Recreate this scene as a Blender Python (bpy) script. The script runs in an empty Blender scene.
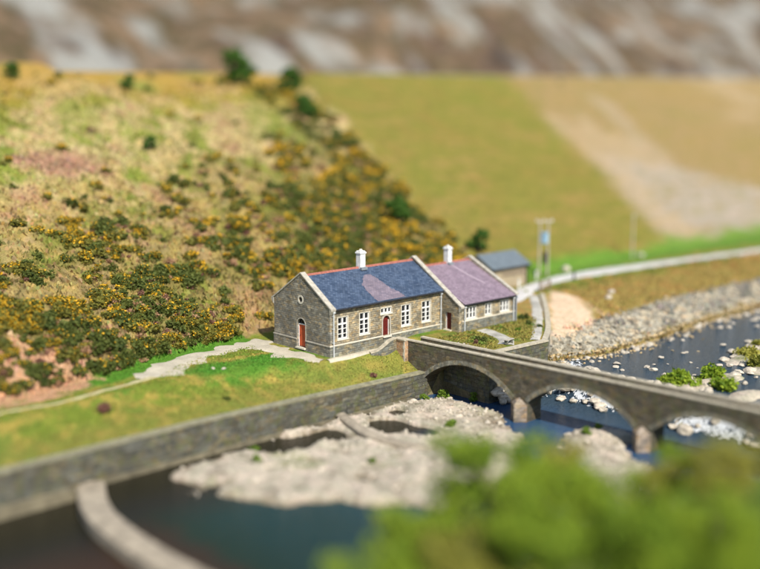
import bpy, bmesh, math, random
import numpy as np
from mathutils import Vector, Matrix
from mathutils.geometry import tessellate_polygon
R = math.radians
random.seed(7); rng = np.random.default_rng(7)
SC = bpy.context.scene
COL = SC.collection

# ------------------------------------------------------------------ helpers
def tag(o, label=None, cat=None, group=None, kind=None):
    if label: o['label'] = label
    if cat: o['category'] = cat
    if group: o['group'] = group
    if kind: o['kind'] = kind
    return o

def empty(name, loc=(0, 0, 0), rz=0):
    o = bpy.data.objects.new(name, None); COL.objects.link(o)
    o.location = loc; o.rotation_euler = (0, 0, rz); o.empty_display_size = .3
    return o

def link(name, me, mat=None, parent=None, loc=None):
    o = bpy.data.objects.new(name, me); COL.objects.link(o)
    if mat is not None:
        for m in (mat if isinstance(mat, (list, tuple)) else [mat]): me.materials.append(m)
    if parent: o.parent = parent
    if loc: o.location = loc
    return o

class MB:
    """collects faces of one mesh; uv from face normals so courses run level"""
    def __init__(s): s.v = []; s.f = []; s.mi = []
    def face(s, pts, mi=0):
        n = len(s.v); s.v += [tuple(p) for p in pts]; s.f.append(tuple(range(n, n + len(pts)))); s.mi.append(mi)
    def box(s, x0, x1, y0, y1, z0, z1, mi=0):
        s.prism([(x0, y0), (x1, y0), (x1, y1), (x0, y1)], z0, z1, mi)
    def prism(s, poly, z0, z1, mi=0, bevel=0):
        n = len(poly)
        a = sum(poly[i][0]*poly[(i+1) % n][1]-poly[(i+1) % n][0]*poly[i][1] for i in range(n))
        if a < 0: poly = poly[::-1]
        b = len(s.v)
        s.v += [(p[0], p[1], z0) for p in poly] + [(p[0], p[1], z1) for p in poly]
        s.f.append(tuple(b+i for i in range(n-1, -1, -1))); s.f.append(tuple(b+n+i for i in range(n)))
        s.mi += [mi, mi]
        for i in range(n):
            j = (i+1) % n; s.f.append((b+i, b+j, b+n+j, b+n+i)); s.mi.append(mi)
    def hexa(s, bot, top, mi=0):
        b = len(s.v); s.v += [tuple(p) for p in bot] + [tuple(p) for p in top]
        for f in ((3, 2, 1, 0), (4, 5, 6, 7), (0, 1, 5, 4), (1, 2, 6, 5), (2, 3, 7, 6), (3, 0, 4, 7)):
            s.f.append(tuple(b+i for i in f)); s.mi.append(mi)
    def tube(s, p0, p1, r0, r1=None, n=8, mi=0):
        r1 = r0 if r1 is None else r1
        p0 = Vector(p0); p1 = Vector(p1); d = (p1-p0).normalized()
        t = d.orthogonal().normalized(); u = d.cross(t); b = len(s.v)
        for p, r in ((p0, r0), (p1, r1)):
            for i in range(n):
                a = 2*math.pi*i/n; q = p + t*math.cos(a)*r + u*math.sin(a)*r; s.v.append(tuple(q))
        for i in range(n):
            j = (i+1) % n; s.f.append((b+i, b+j, b+n+j, b+n+i)); s.mi.append(mi)
        s.f.append(tuple(b+i for i in range(n-1, -1, -1))); s.f.append(tuple(b+n+i for i in range(n))); s.mi += [mi, mi]
    def panel(s, outline, holes, mapf, depth, mi=0, flip=False):
        """flat wall with openings; reveals run inwards; mapf(u, v, d) -> xyz"""
        loops = [outline] + holes
        tri = tessellate_polygon([[Vector((p[0], p[1], 0)) for p in lp] for lp in loops])
        flat = [p for lp in loops for p in lp]
        for dd in (0, depth):
            b = len(s.v); s.v += [tuple(mapf(p[0], p[1], dd)) for p in flat]
            for t in tri: s.f.append(tuple(b+i for i in t)); s.mi.append(mi)
        for lp in loops:
            n = len(lp)
            for i in range(n):
                p, q = lp[i], lp[(i+1) % n]
                s.face([mapf(p[0], p[1], 0), mapf(q[0], q[1], 0), mapf(q[0], q[1], depth), mapf(p[0], p[1], depth)], mi)
    def mesh(s, name, recalc=True):
        me = bpy.data.meshes.new(name); me.from_pydata(s.v, [], s.f)
        me.polygons.foreach_set('material_index', s.mi)
        if recalc:
            bm = bmesh.new(); bm.from_mesh(me); bmesh.ops.remove_doubles(bm, verts=bm.verts, dist=1e-5)
            bmesh.ops.recalc_face_normals(bm, faces=bm.faces); bm.to_mesh(me); bm.free()
        box_uv(me); me.update(); return me
    def build(s, name, mat, parent=None, loc=None, bevel=0):
        o = link(name, s.mesh(name), mat, parent, loc)
        if bevel:
            m = o.modifiers.new('bevel', 'BEVEL'); m.width = bevel; m.segments = 1; m.limit_method = 'ANGLE'
        return o

def box_uv(me):
    uv = me.uv_layers.new(name='UVMap') if not me.uv_layers else me.uv_layers[0]
    Z = Vector((0, 0, 1))
    for p in me.polygons:
        n = p.normal
        t = Z.cross(n) if abs(n.z) < .97 else Vector((1, 0, 0))
        t.normalize()
        if abs(t.x) > abs(t.y): t = t if t.x > 0 else -t
        else: t = t if t.y > 0 else -t
        w = n.cross(t)
        if w.z < 0: w = -w
        for li in p.loop_indices:
            co = me.vertices[me.loops[li].vertex_index].co
            uv.data[li].uv = (co.dot(t), co.dot(w))

def quadmesh(name, V, mi=None, nper=4):
    """V: (n, nper, 3) loose faces"""
    n = V.shape[0]; me = bpy.data.meshes.new(name)
    me.vertices.add(n*nper); me.vertices.foreach_set('co', V.reshape(-1).astype(np.float32))
    me.loops.add(n*nper); me.loops.foreach_set('vertex_index', np.arange(n*nper, dtype=np.int32))
    me.polygons.add(n); me.polygons.foreach_set('loop_start', np.arange(0, n*nper, nper, dtype=np.int32))
    if mi is not None: me.polygons.foreach_set('material_index', mi.astype(np.int32))
    me.update(calc_edges=True); return me

# value noise (numpy) -------------------------------------------------
_P = rng.random((256, 256))
def vnoise(x, y):
    x = np.asarray(x, float); y = np.asarray(y, float)
    xi = np.floor(x).astype(int); yi = np.floor(y).astype(int); fx = x-xi; fy = y-yi
    fx = fx*fx*(3-2*fx); fy = fy*fy*(3-2*fy)
    g = lambda i, j: _P[i % 256, j % 256]
    return (g(xi, yi)*(1-fx)+g(xi+1, yi)*fx)*(1-fy) + (g(xi, yi+1)*(1-fx)+g(xi+1, yi+1)*fx)*fy
def fbm(x, y, o=4):
    s = 0; a = .5
    for k in range(o): s = s + a*(vnoise(x*2**k+17*k, y*2**k+31*k)-.5); a *= .55
    return s*1.6
def sm(a, b, x):
    t = np.clip((np.asarray(x, float)-a)/(b-a), 0, 1); return t*t*(3-2*t)
def lin(a, b, x): return np.clip((np.asarray(x, float)-a)/(b-a), 0, 1)

# camera maths in the valley frame: x along the valley, y up the hill --
CAM = np.array([-63.64, -74.95, 24.193]); YAW = R(43); PIT = R(10.029); FPX = 1100.
FW = np.array([math.sin(YAW), math.cos(YAW)]); RT = np.array([math.cos(YAW), -math.sin(YAW)])

# ------------------------------------------------------------------ terrain
def segdist(x, y, pts):
    best = np.full(np.shape(x), 1e9)
    for (x0, y0), (x1, y1) in zip(pts[:-1], pts[1:]):
        dx, dy = x1-x0, y1-y0; t = np.clip(((x-x0)*dx+(y-y0)*dy)/(dx*dx+dy*dy), 0, 1)
        best = np.minimum(best, np.hypot(x-x0-t*dx, y-y0-t*dy))
    return best
def hillbase(x):
    return np.interp(x, [-60, -28, -18, -10, 0, 14, 30, 40, 70, 100, 200, 400], [6, 7.5, 8.5, 10.6, 12, 12.5, 13, 15.5, 14.5, 10, 8, 8])
def damx(y): return 39+(y-13)*.26
BAR = [(-23.2, -6.8), (-21.2, -13), (-19.6, -17), (-16, -19.3), (-14, -22.4), (-11.5, -26), (-6.5, -26.5), (-2, -24), (3.5, -20.5), (7.2, -17), (8.8, -13), (9.4, -9), (10.2, -4.2), (0, -4.4), (-10, -4.6), (-18, -5)]
BAR2 = [(-1.5, -31), (2.6, -24.5), (6.5, -20.8), (10.5, -20.2), (12.4, -24), (9, -27.5), (6.5, -32), (4, -40), (-3, -40)]
def inpoly(x, y, poly):
    ins = np.zeros(np.shape(x), bool); n = len(poly); d = segdist(x, y, poly+[poly[0]])
    for i in range(n):
        x0, y0 = poly[i]; x1, y1 = poly[(i+1) % n]
        c = ((y0 > y) != (y1 > y)) & (x < (x1-x0)*(y-y0)/((y1-y0) or 1e-9)+x0); ins ^= c
    return np.where(ins, d, -d)
SAND = [(38.3, 5.0), (27.3, -3.9), (22.8, -7.4), (24.5, -8.6), (30.0, -7.4), (34.6, -4), (38.6, 1.2)]
WEIR = [(-26.9, -4.6), (-28.6, -8.2), (-29.6, -12), (-30.1, -17.7), (-30.0, -24), (-29.2, -32), (-27.5, -42)]
SILL = [(-3.0, -5.0), (-4.3, -8.5), (-5.0, -11.5), (-4.6, -14.5), (-3.6, -17)]
EDGE = [(18.9, -10.0), (22.3, -7.6), (26.3, -4.4), (31, -0.4), (36.2, 4.3)]
def wtop(x): return np.interp(x, [-60, -33, -17, 7], [-1.75, -1.7, -1.55, -1.95])
ISL = [(22.5, -23.6, 3.4, 2.3), (26.6, -24.6, 2.8, 1.7), (35.2, -22.2, 4.0, 2.0), (41, -20.2, 2.2, 1.1), (33.5, -25.6, 3.4, 1.7), (18.8, -18.6, 1.7, .8), (23, -29, 3, 1.6)]
def bed(x, y):
    n = fbm(x*.35, y*.35)
    z = -5.0 + .35*n
    w = sm(16, 19.5, x + 1.6*fbm(x*.5+9, y*.5))
    d1 = inpoly(x, y, BAR) + 1.4*n; d2 = inpoly(x, y, BAR2) + 1.2*n
    z = z + sm(-1.4, 1.3, d1)*(1.06+.2*n) + sm(-1.2, 2.0, d2)*(1.3+.2*n)
    # pools cut in the bar
    for (px, py, a, b) in ((-9.8, -7.3, 4.2, 2.1), (-1.2, -9.2, 1.7, 2.1), (-0.2, -12.2, 1.3, 1.3), (2.3, -6.6, .8, .8)):
        q = np.hypot((x-px)/a, (y-py)/b)+.5*n; z = z - 1.0*sm(1.15, .75, q)
    zu = -2.45 + .3*n
    for (px, py, a, b) in ISL:
        q = np.hypot((x-px)/a, (y-py)/b)+.7*n; zu = zu + .62*sm(1.2, .5, q)
    z = z*(1-w)+zu*w
    z = np.where(x < -29, z-.5, z)
    # south bank under the near trees
    sy = np.interp(x, [-60, -30, -20, -8, 0, 12, 30, 60, 120], [-62, -50, -35, -31, -33, -37, -36, -34, -26])
    up = np.clip(sy-y, 0, None)
    z = z + sm(0, 6, up)*2.6 + np.clip(up-5, 0, None)*.34
    return z
def H(x, y):
    x = np.asarray(x, float); y = np.asarray(y, float)
    n = fbm(x*.12+3, y*.12); n2 = fbm(x*.5, y*.5+7)
    # ---- terrace west of the bridge
    ys = np.interp(x, [-40, -20, -8, -1.5, 4, 9], [3.2, 3.2, 3.0, -.8, -1.1, -1.1])
    zt = np.interp(x, [-60, -30, -12, 20], [-.5, -.35, 0, 0])
    t = lin(-3.9, 0, y-0) if False else np.clip((y+3.9)/(ys+3.9), 0, 1)
    # a little break of slope across the bank
    t = np.where(t < .55, t*.8, .44+(t-.55)*1.2444)
    left = wtop(x)-.05 + (zt-wtop(x)+.05)*t + .05*n2
    # ---- garden and east bank
    e = np.minimum(np.interp(x, [10, 18.6, 22.3, 26.3, 31, 36.2, 40], [-9.8, -9.8, -7.6, -4.4, -.4, 4.3, 5.5]), 6)
    gard = np.interp(y, [-10, -3, 6, 12], [.32, .5, .6, .8]) + .04*n2
    wl = np.interp(x, [18, 22, 26, 37, 47, 61, 100, 200], [-9.6, -9.8, -11.4, -11.2, -10, -9.9, -11, -11])
    bank = np.interp(y-wl, [-3, 0, 3.4, 5, 14, 20], [-2.6, -2.05, -.55, -.25, .75, .85]) + .09*n2
    right = np.where(y > e-.05, gard, np.minimum(bank, .5))
    right = np.where(x > 36.2, np.where(y < 8, bank, np.interp(x, [36, 50], [.8, .82])), right)
    low = np.where(x > 10.6, right, np.where(x < 8.2, left, left+(gard-left)*lin(8.2, 10.6, x)))
    b = bed(x, y)
    z = low
    z = np.where((x <= 10.6) & (y < -4.2), b, z)
    z = np.where((x > 10.6) & (x <= 18.6) & (y < -9.8), b, z)
    z = np.where((x > 18.6) & (y < wl), np.minimum(b, np.where(y > wl-3, np.maximum(bank, b), b)), z)
    # ---- hillside
    hb = hillbase(x); d = np.clip(y-hb, 0, None)
    crest = 72.
    u = np.clip(d/crest, 0, 1)
    nat = 26.3*(1-(1-u)**1.35) + sm(0, 12, d)*(2.0*n + .45*n2)*sm(1.02, .8, u)
    nat = nat + 1.2*sm(0, 2.5, d)*(x < 14)
    dd = np.clip((y-14)/57, 0, 1)
    dam = 26.2*dd + .25*n2*sm(0, .1, dd)*(1-dd)
    k = sm(-2.5, 2.5, x-damx(y)+1.5*n)
    hill = nat*(1-k)+dam*k
    z = z + np.where(y > np.minimum(hb, 14), hill, 0)
    # behind the crest the ground drops away a little
    z = z - sm(88, 120, y)*6
    return z

def axis(segs):
    out = []
    for a, b, st in segs:
        n = max(1, int(round((b-a)/st))); out += list(np.linspace(a, b, n, endpoint=False))
    out.append(segs[-1][1]); return np.array(out)
gx = axis([(-240, -60, 9), (-60, -40, 1), (-40, 44, .4), (44, 80, .7), (80, 140, 2), (140, 620, 14)])
gy = axis([(-130, -80, 5), (-80, -36, 1), (-36, 32, .4), (32, 90, .8), (90, 150, 5)])
GX, GY = np.meshgrid(gx, gy, indexing='ij')
GZ = H(GX, GY)
def gridmesh(name, X, Y, Z):
    nx, ny = X.shape; me = bpy.data.meshes.new(name)
    idx = np.arange(nx*ny).reshape(nx, ny)
    F = np.stack([idx[:-1, :-1], idx[1:, :-1], idx[1:, 1:], idx[:-1, 1:]], -1).reshape(-1, 4)
    me.vertices.add(nx*ny); me.vertices.foreach_set('co', np.stack([X, Y, Z], -1).reshape(-1).astype(np.float32))
    me.loops.add(F.size); me.loops.foreach_set('vertex_index', F.reshape(-1).astype(np.int32))
    me.polygons.add(len(F)); me.polygons.foreach_set('loop_start', np.arange(0, F.size, 4, dtype=np.int32))
    me.polygons.foreach_set('use_smooth', np.ones(len(F), bool))
    me.update(calc_edges=True); return me
def setcol(me, C, name='ground'):
    a = me.color_attributes.new(name, 'FLOAT_COLOR', 'POINT')
    c = np.ones((C.shape[0], 4), np.float32); c[:, :3] = C; a.data.foreach_set('color', c.reshape(-1))

def mixc(C, col, m):
    m = np.clip(m, 0, 1)[..., None]; return C*(1-m)+np.array(col)*m
def ground_colour(x, y):
    n = fbm(x*.25, y*.25); n2 = fbm(x*.9+5, y*.9); n3 = fbm(x*.08+2, y*.08+8); n4 = fbm(x*2.2, y*2.2)
    C = np.zeros(x.shape+(3,)) + np.array([.165, .215, .03])                 # lawn
    C = mixc(C, (.33, .27, .06), sm(.0, .3, n2+.5*n+.1))
    C = mixc(C, (.085, .20, .025), sm(.05, .35, n-.3*n2)*.8)
    C = mixc(C, (.2, .19, .04), sm(.08, .3, fbm(x*1.6, y*1.6+3))*.6)
    # rich green oval near the hall
    C = mixc(C, (.07, .215, .022), sm(1.1, .6, np.hypot((x+6.5)/7, (y-3.0)/3.0)+.5*n2)*.85)
    # parched lower bank above the river wall
    C = mixc(C, (.23, .21, .05), sm(1, -2.5, y+.8*n2)*sm(-3.9, -3.5, y)*(x < 9)*.6)
    # garden
    g = (x > 10.6) & (x < 27) & (y < -1) & (y > -9.9)
    C = np.where(g[..., None], mixc(np.zeros_like(C)+np.array([.24, .21, .05]), (.12, .17, .03), sm(0, .3, n2)), C)
    # east bank : tan grass, orange towards the water
    e = (x > 26) & (y < 14)
    E_ = mixc(np.zeros_like(C)+np.array([.31, .235, .07]), (.17, .2, .035), sm(2.2, 6, y+3*n)*1.)
    E_ = mixc(E_, (.36, .22, .07), sm(.05, .3, n2+.2*n))
    C = np.where(e[..., None], E_, C)
    # gravel of the riprap footing
    wl = np.interp(x, [18, 22, 26, 37, 47, 61, 100], [-9.6, -9.8, -11.4, -11.2, -10, -9.9, -11])
    ee = np.interp(x, [18.6, 22.3, 26.3, 31, 36.2, 37], [-9.9, -7.5, -4.3, -.3, 4.4, 99])
    C = mixc(C, (.27, .26, .23), sm(5.6, 4.6, y-wl+.8*n2)*(x > 18.5)*(y < ee))
    C = mixc(C, (.33, .24, .07), sm(1.5, .6, np.abs(y-wl-.1+.8*n2))*(x > 18.5)*.85)
    # sand slip
    s = inpoly(x, y, SAND) + .6*n2
    C = mixc(C, (.68, .51, .35), sm(-.4, .5, s))
    s2 = segdist(x, y, [(38.5, 1.5), (34.5, -6.2)])+.5*n2
    C = mixc(C, (.5, .36, .2), sm(.55, .2, s2)*.8)
    # river bed
    bedm = ((x <= 10.6) & (y < -4.2)) | ((x > 10.6) & (x <= 18.6) & (y < -9.8)) | ((x > 18.6) & (y < wl-.2))
    B = mixc(np.zeros_like(C)+np.array([.52, .46, .365]), (.33, .29, .22), sm(-.05, .3, n2))
    B = mixc(B, (.2, .24, .08), sm(.16, .42, n+.3*n2)*.55)
    B = mixc(B, (.16, .125, .075), sm(-4.02, -4.3, H_(x, y)+.12*n2)*(x < 12)*.9)
    C = np.where(bedm[..., None], B, C)
    C = mixc(C, (.13, .2, .03), sm(-31, -36, y+2*n)*(x > -35)*1.)
    # natural hillside
    hb = hillbase(x); d = y-hb
    Hc = np.zeros_like(C)+np.array([.33, .25, .085])
    Hc = mixc(Hc, (.50, .39, .19), sm(-.1, .3, n2))
    Hc = mixc(Hc, (.46, .38, .19), sm(22, 34, d+6*n)*.6)
    Hc = mixc(Hc, (.20, .23, .04), sm(-.06, .26, n+.4*n4))
    Hc = mixc(Hc, (.34, .2, .12), sm(.2, .42, -n+.35*n2)*.7)
    kk = sm(np.interp(x, [2, 12, 30], [32, 34, 44]), np.interp(x, [2, 12, 30], [9, 10, 20]), d)
    Hc = mixc(Hc, (.17, .13, .045), sm(-.25, .15, .5*n+n2)*kk*.75)
    Hc = mixc(Hc, (.2, .15, .05), sm(.15, .4, n4+.4*n2)*.6)
    Hc = mixc(Hc, (.36, .22, .04), sm(44, 66, d+10*n)*.8)
    Hc = mixc(Hc, (.22, .24, .05), sm(.1, .4, n3)*sm(20, 30, d)*.8)
    EM = sm(1.15, .75, np.hypot((x+26)/7.5, (y-9)/3.6)+.7*n2)*.95
    Hc = mixc(Hc, (.50, .29, .18), EM)
    Hc = mixc(Hc, (.36, .2, .14), sm(1.1, .6, np.hypot((x+5)/7, (y-44)/4.5)+.8*n)*.8)
    # dam face
    D = np.zeros_like(C)+np.array([.185, .168, .034])
    D = mixc(D, (.22, .16, .04), sm(-.1, .3, n+.4*n2)*.6)
    D = mixc(D, (.16, .175, .028), sm(.05, .35, n3)*.45)
    yb = 14+(x-72)*-.95
    band = sm(-3, 3, x-np.interp(y, [14, 34, 47.6, 66.6], [79, 91, 94.4, 106])+3*n)       # to the right of a line that falls towards the road
    D = mixc(D, (.27, .195, .085), band)
    gr = sm(-2.6, 3.2, inpoly(x, y, [(80, 15), (91, 34.5), (97, 43), (107, 39), (119, 30), (131, 24.5), (150, 17), (115, 14.5)])+3*n)
    D = mixc(D, (.33, .29, .235), gr*.85)
    D = mixc(D, (.19, .18, .04), sm(.1, .35, n2+.3*n4)*.5)
    D = mixc(D, (.27, .19, .06), sm(.12, .3, fbm(x*.15, y*1.1))*.55)
    gr2 = sm(.03, .2, fbm((x*.9-y*.75)*.06+4, (x+y)*.02))
    D = mixc(D, (.38, .29, .18), gr2*band*.6)
    D = mixc(D, (.38, .31, .23), sm(4.5, .5, segdist(x, y, [(124, 60), (110, 36)])+3*n)*.4)
    C = mixc(C, (.50, .29, .18), EM*(y > 5.4))
    k = sm(-1.0, 1.0, x-damx(y)+3.0*n)
    hill = Hc*(1-k)[..., None]+D*k[..., None]
    C = np.where((y > np.minimum(hb, 14.0))[..., None], hill, C)
    # green verge along the foot of the slopes
    C = mixc(C, (.085, .22, .022), sm(1.6, .5, np.abs(y-hb+.6+1.0*n2)-.4)*((x < -1) | (x > 37))*.95*(1-EM))
    C = mixc(C, (.12, .23, .03), sm(4.2, 1.2, np.abs(y-13.2+2.6*n+1.2*n2))*(x > 40)*.95)
    return C
def H_(x, y): return H(x, y)

# ------------------------------------------------------------------ materials
def mat(name):
    m = bpy.data.materials.new(name); m.use_nodes = True; nt = m.node_tree; b = nt.nodes['Principled BSDF']
    b.inputs['Roughness'].default_value = .85
    try: b.inputs['Specular IOR Level'].default_value = .25
    except Exception: pass
    return m, nt, b
def nd(nt, t, **k):
    n = nt.nodes.new(t)
    for a, v in k.items():
        if a.startswith('i_'): n.inputs[a[2:].replace('_', ' ')].default_value = v
        else: setattr(n, a, v)
    return n
def mixrgb(nt, fac, c1, c2, mode='MIX'):
    n = nt.nodes.new('ShaderNodeMix'); n.data_type = 'RGBA'; n.blend_type = mode
    for s, v in ((0, fac), (6, c1), (7, c2)):
        if hasattr(v, 'links') or isinstance(v, bpy.types.NodeSocket): nt.links.new(v, n.inputs[s])
        elif v is not None: n.inputs[s].default_value = v if s == 0 else (*v, 1) if len(v) == 3 else v
    return n.outputs[2]
def ramp(nt, src, stops):
    r = nt.nodes.new('ShaderNodeValToRGB'); nt.links.new(src, r.inputs[0]); e = r.color_ramp.elements
    while len(e) < len(stops): e.new(.5)
    for k, (p, c) in enumerate(stops): e[k].position = p; e[k].color = (*c, 1) if len(c) == 3 else c
    return r.outputs[0]
def noise(nt, co, scale, detail=4, rough=.6):
    n = nd(nt, 'ShaderNodeTexNoise'); n.inputs['Scale'].default_value = scale; n.inputs['Detail'].default_value = detail
    n.inputs['Roughness'].default_value = rough
    if co: nt.links.new(co, n.inputs['Vector'])
    return n.outputs['Fac']
def bump(nt, b, h, st=.5, dist=.05):
    n = nd(nt, 'ShaderNodeBump'); n.inputs['Strength'].default_value = st; n.inputs['Distance'].default_value = dist
    nt.links.new(h, n.inputs['Height']); nt.links.new(n.outputs[0], b.inputs['Normal'])
G3 = lambda v: (v, v, v)

def simple(name, col, var=.25, scale=3, rough=.85, st=.3):
    m, nt, b = mat(name); tc = nd(nt, 'ShaderNodeTexCoord').outputs['Object']
    f = noise(nt, tc, scale, 5)
    c = ramp(nt, f, [(.3, tuple(x*(1-var) for x in col)), (.7, tuple(min(1, x*(1+var)) for x in col))])
    nt.links.new(c, b.inputs['Base Color']); b.inputs['Roughness'].default_value = rough
    bump(nt, b, noise(nt, tc, scale*6, 3), st, .02); return m

def stone(name, c1, c2, mortar, bw=.42, bh=.17, moss=0., dark=.0, grime=(.05, .045, .035), st=.7):
    m, nt, b = mat(name); uv = nd(nt, 'ShaderNodeTexCoord'); U = uv.outputs['UV']; O = uv.outputs['Object']
    ns = nd(nt, 'ShaderNodeTexNoise'); ns.inputs['Scale'].default_value = 1.6; ns.inputs['Detail'].default_value = 3; nt.links.new(U, ns.inputs['Vector'])
    ad = nd(nt, 'ShaderNodeVectorMath', operation='MULTIPLY_ADD'); nt.links.new(ns.outputs['Color'], ad.inputs[0])
    ad.inputs[1].default_value = (.16, .09, 0); nt.links.new(U, ad.inputs[2])
    br = nd(nt, 'ShaderNodeTexBrick', offset=.5, squash=1.35, squash_frequency=3); nt.links.new(ad.outputs[0], br.inputs['Vector'])
    br.inputs['Scale'].default_value = 1; br.inputs['Brick Width'].default_value = bw; br.inputs['Row Height'].default_value = bh
    br.inputs['Mortar Size'].default_value = .018; br.inputs['Mortar Smooth'].default_value = .4; br.inputs['Bias'].default_value = -.1
    br.inputs['Color1'].default_value = (*c1, 1); br.inputs['Color2'].default_value = (*c2, 1); br.inputs['Mortar'].default_value = (*mortar, 1)
    vo = nd(nt, 'ShaderNodeTexVoronoi'); vo.inputs['Scale'].default_value = 1.; vm = nd(nt, 'ShaderNodeVectorMath', operation='MULTIPLY'); vm.inputs[1].default_value = (1.1/bw, 1./bh, 1); nt.links.new(ad.outputs[0], vm.inputs[0]); nt.links.new(vm.outputs[0], vo.inputs['Vector'])
    sep = nd(nt, 'ShaderNodeSeparateColor'); nt.links.new(vo.outputs['Color'], sep.inputs[0])
    v = ramp(nt, sep.outputs[0], [(0, G3(.68)), (.5, G3(1)), (1, G3(1.35))])
    c = mixrgb(nt, 1., br.outputs['Color'], v, 'MULTIPLY')
    warm = ramp(nt, sep.outputs[1], [(.0, (.8, .85, .95)), (.6, (1, 1, 1)), (1, (1.25, 1.05, .78))])
    c = mixrgb(nt, 1., c, warm, 'MULTIPLY')
    big = noise(nt, O, .55, 5, .65)
    c = mixrgb(nt, ramp(nt, big, [(.42-dark*.4, G3(0)), (.68-dark*.25, G3(.75))]), c, mixrgb(nt, .7, c, grime))
    if moss:
        f = noise(nt, O, 1.3, 6, .7)
        c = mixrgb(nt, ramp(nt, f, [(.5, G3(0)), (.62, G3(moss))]), c, (.10, .11, .035))
        f2 = noise(nt, O, 5.3, 4, .7)
        c = mixrgb(nt, ramp(nt, f2, [(.6, G3(0)), (.72, G3(moss*.8))]), c, (.42, .41, .36))
    nt.links.new(c, b.inputs['Base Color'])
    mm = nd(nt, 'ShaderNodeMath', operation='MULTIPLY_ADD'); nt.links.new(br.outputs['Fac'], mm.inputs[0]); mm.inputs[1].default_value = -1
    nt.links.new(sep.outputs[2], mm.inputs[2]); bump(nt, b, mm.outputs[0], st, .06)
    return m

def slate(name, c1, c2, st=.35, lichen=None):
    m, nt, b = mat(name); uv = nd(nt, 'ShaderNodeTexCoord'); U = uv.outputs['UV']
    br = nd(nt, 'ShaderNodeTexBrick', offset=.5); nt.links.new(U, br.inputs['Vector']); br.inputs['Scale'].default_value = 1
    br.inputs['Brick Width'].default_value = .3; br.inputs['Row Height'].default_value = .22; br.inputs['Mortar Size'].default_value = .012
    br.inputs['Color1'].default_value = (*c1, 1); br.inputs['Color2'].default_value = (*c2, 1); br.inputs['Mortar'].default_value = (*[x*.45 for x in c1], 1)
    f = noise(nt, U, .8, 5, .65)
    c = mixrgb(nt, 1., br.outputs['Color'], ramp(nt, f, [(.3, G3(.82)), (.7, G3(1.18))]), 'MULTIPLY')
    if lichen:
        c = mixrgb(nt, ramp(nt, noise(nt, U, 3.5, 6, .75), [(.56, G3(0)), (.66, G3(.75))]), c, lichen)
    nt.links.new(c, b.inputs['Base Color']); b.inputs['Roughness'].default_value = .5
    bump(nt, b, br.outputs['Fac'], st, -.02); return m

M = {}
M['stone'] = stone('rubble_stone', (.40, .335, .215), (.27, .23, .16), (.17, .14, .1), .42, .2)
M['stone_gable'] = stone('weathered_rubble_stone', (.37, .33, .25), (.23, .21, .165), (.15, .135, .105), .42, .2, dark=.3, grime=(.07, .065, .055))
M['plinth'] = stone('plinth_stone', (.26, .255, .2), (.18, .175, .14), (.12, .115, .09), .5, .22)
M['river_wall'] = stone('river_wall_stone', (.13, .125, .095), (.075, .072, .056), (.04, .038, .03), .7, .36, moss=.6)
M['bridge'] = stone('bridge_stone', (.135, .112, .075), (.09, .075, .05), (.065, .056, .04), .5, .24, moss=.5)
M['voussoir'] = stone('voussoir_stone', (.28, .255, .19), (.2, .185, .13), (.13, .12, .09), .3, .5, moss=.4)
M['coping'] = simple('coping_stone', (.40, .355, .265), .3, 2.2)
M['coping_gable'] = simple('gable_coping_stone', (.37, .34, .28), .28, 2.5)
M['dressed'] = simple('dressed_stone', (.58, .53, .43), .15, 3)
M['white'] = simple('white_paint', (.72, .71, .67), .05, 6, .5, .05)
M['whitewash'] = simple('whitewashed_render', (.66, .66, .63), .22, 3, .7)
M['red'] = simple('red_door_paint', (.46, .085, .03), .2, 3, .5, .1)
M['darkred'] = simple('dark_red_door_paint', (.12, .016, .012), .2, 3, .5, .1)
M['terracotta'] = simple('terracotta_ridge', (.30, .11, .08), .25, 4)
M['brick'] = stone('orange_brick', (.55, .27, .12), (.42, .2, .09), (.5, .42, .3), .22, .075, moss=.3)
M['gutter'] = simple('dark_gutter', (.03, .03, .035), .2, 5, .5)
M['pipe'] = simple('pale_pipe', (.52, .54, .54), .1, 5, .5)
M['greypipe'] = simple('grey_pipe', (.2, .22, .24), .1, 5, .5)
M['blue_slate'] = slate('blue_slate', (.035, .055, .095), (.08, .11, .165))
M['purple_slate'] = slate('purple_slate', (.26, .195, .235), (.17, .125, .155), lichen=(.33, .28, .29))
M['purple_pale'] = simple('pale_slate', (.36, .29, .33), .2, 3)
M['grey_slate'] = slate('grey_slate', (.15, .18, .2), (.11, .135, .155), lichen=(.2, .23, .22))
M['timber'] = simple('weathered_timber', (.22, .17, .12), .3, 5)
M['pole'] = simple('pole_timber', (.38, .33, .27), .2, 5)
M['metal_blue'] = simple('pale_blue_metal', (.25, .40, .52), .1, 5, .5)
M['dark'] = simple('dark_metal', (.02, .02, .022), .1, 5, .5)
M['concrete'] = simple('wet_concrete', (.30, .255, .19), .4, 1.)
M['render'] = simple('buff_render', (.33, .27, .18), .2, 2)
M['rock'] = simple('pale_rock', (.42, .37, .295), .45, 1.6)
M['riprap'] = simple('riprap_rock', (.37, .37, .345), .45, .9)
M['bark'] = simple('bark', (.14, .11, .08), .3, 6)
M['crestwall'] = simple('crest_wall_stone', (.33, .34, .33), .2, .5)
m, nt, b = mat('window_glass'); b.inputs['Base Color'].default_value = (.006, .008, .01, 1); b.inputs['Roughness'].default_value = .08
b.inputs['Specular IOR Level'].default_value = .5; M['glass'] = m

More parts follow.
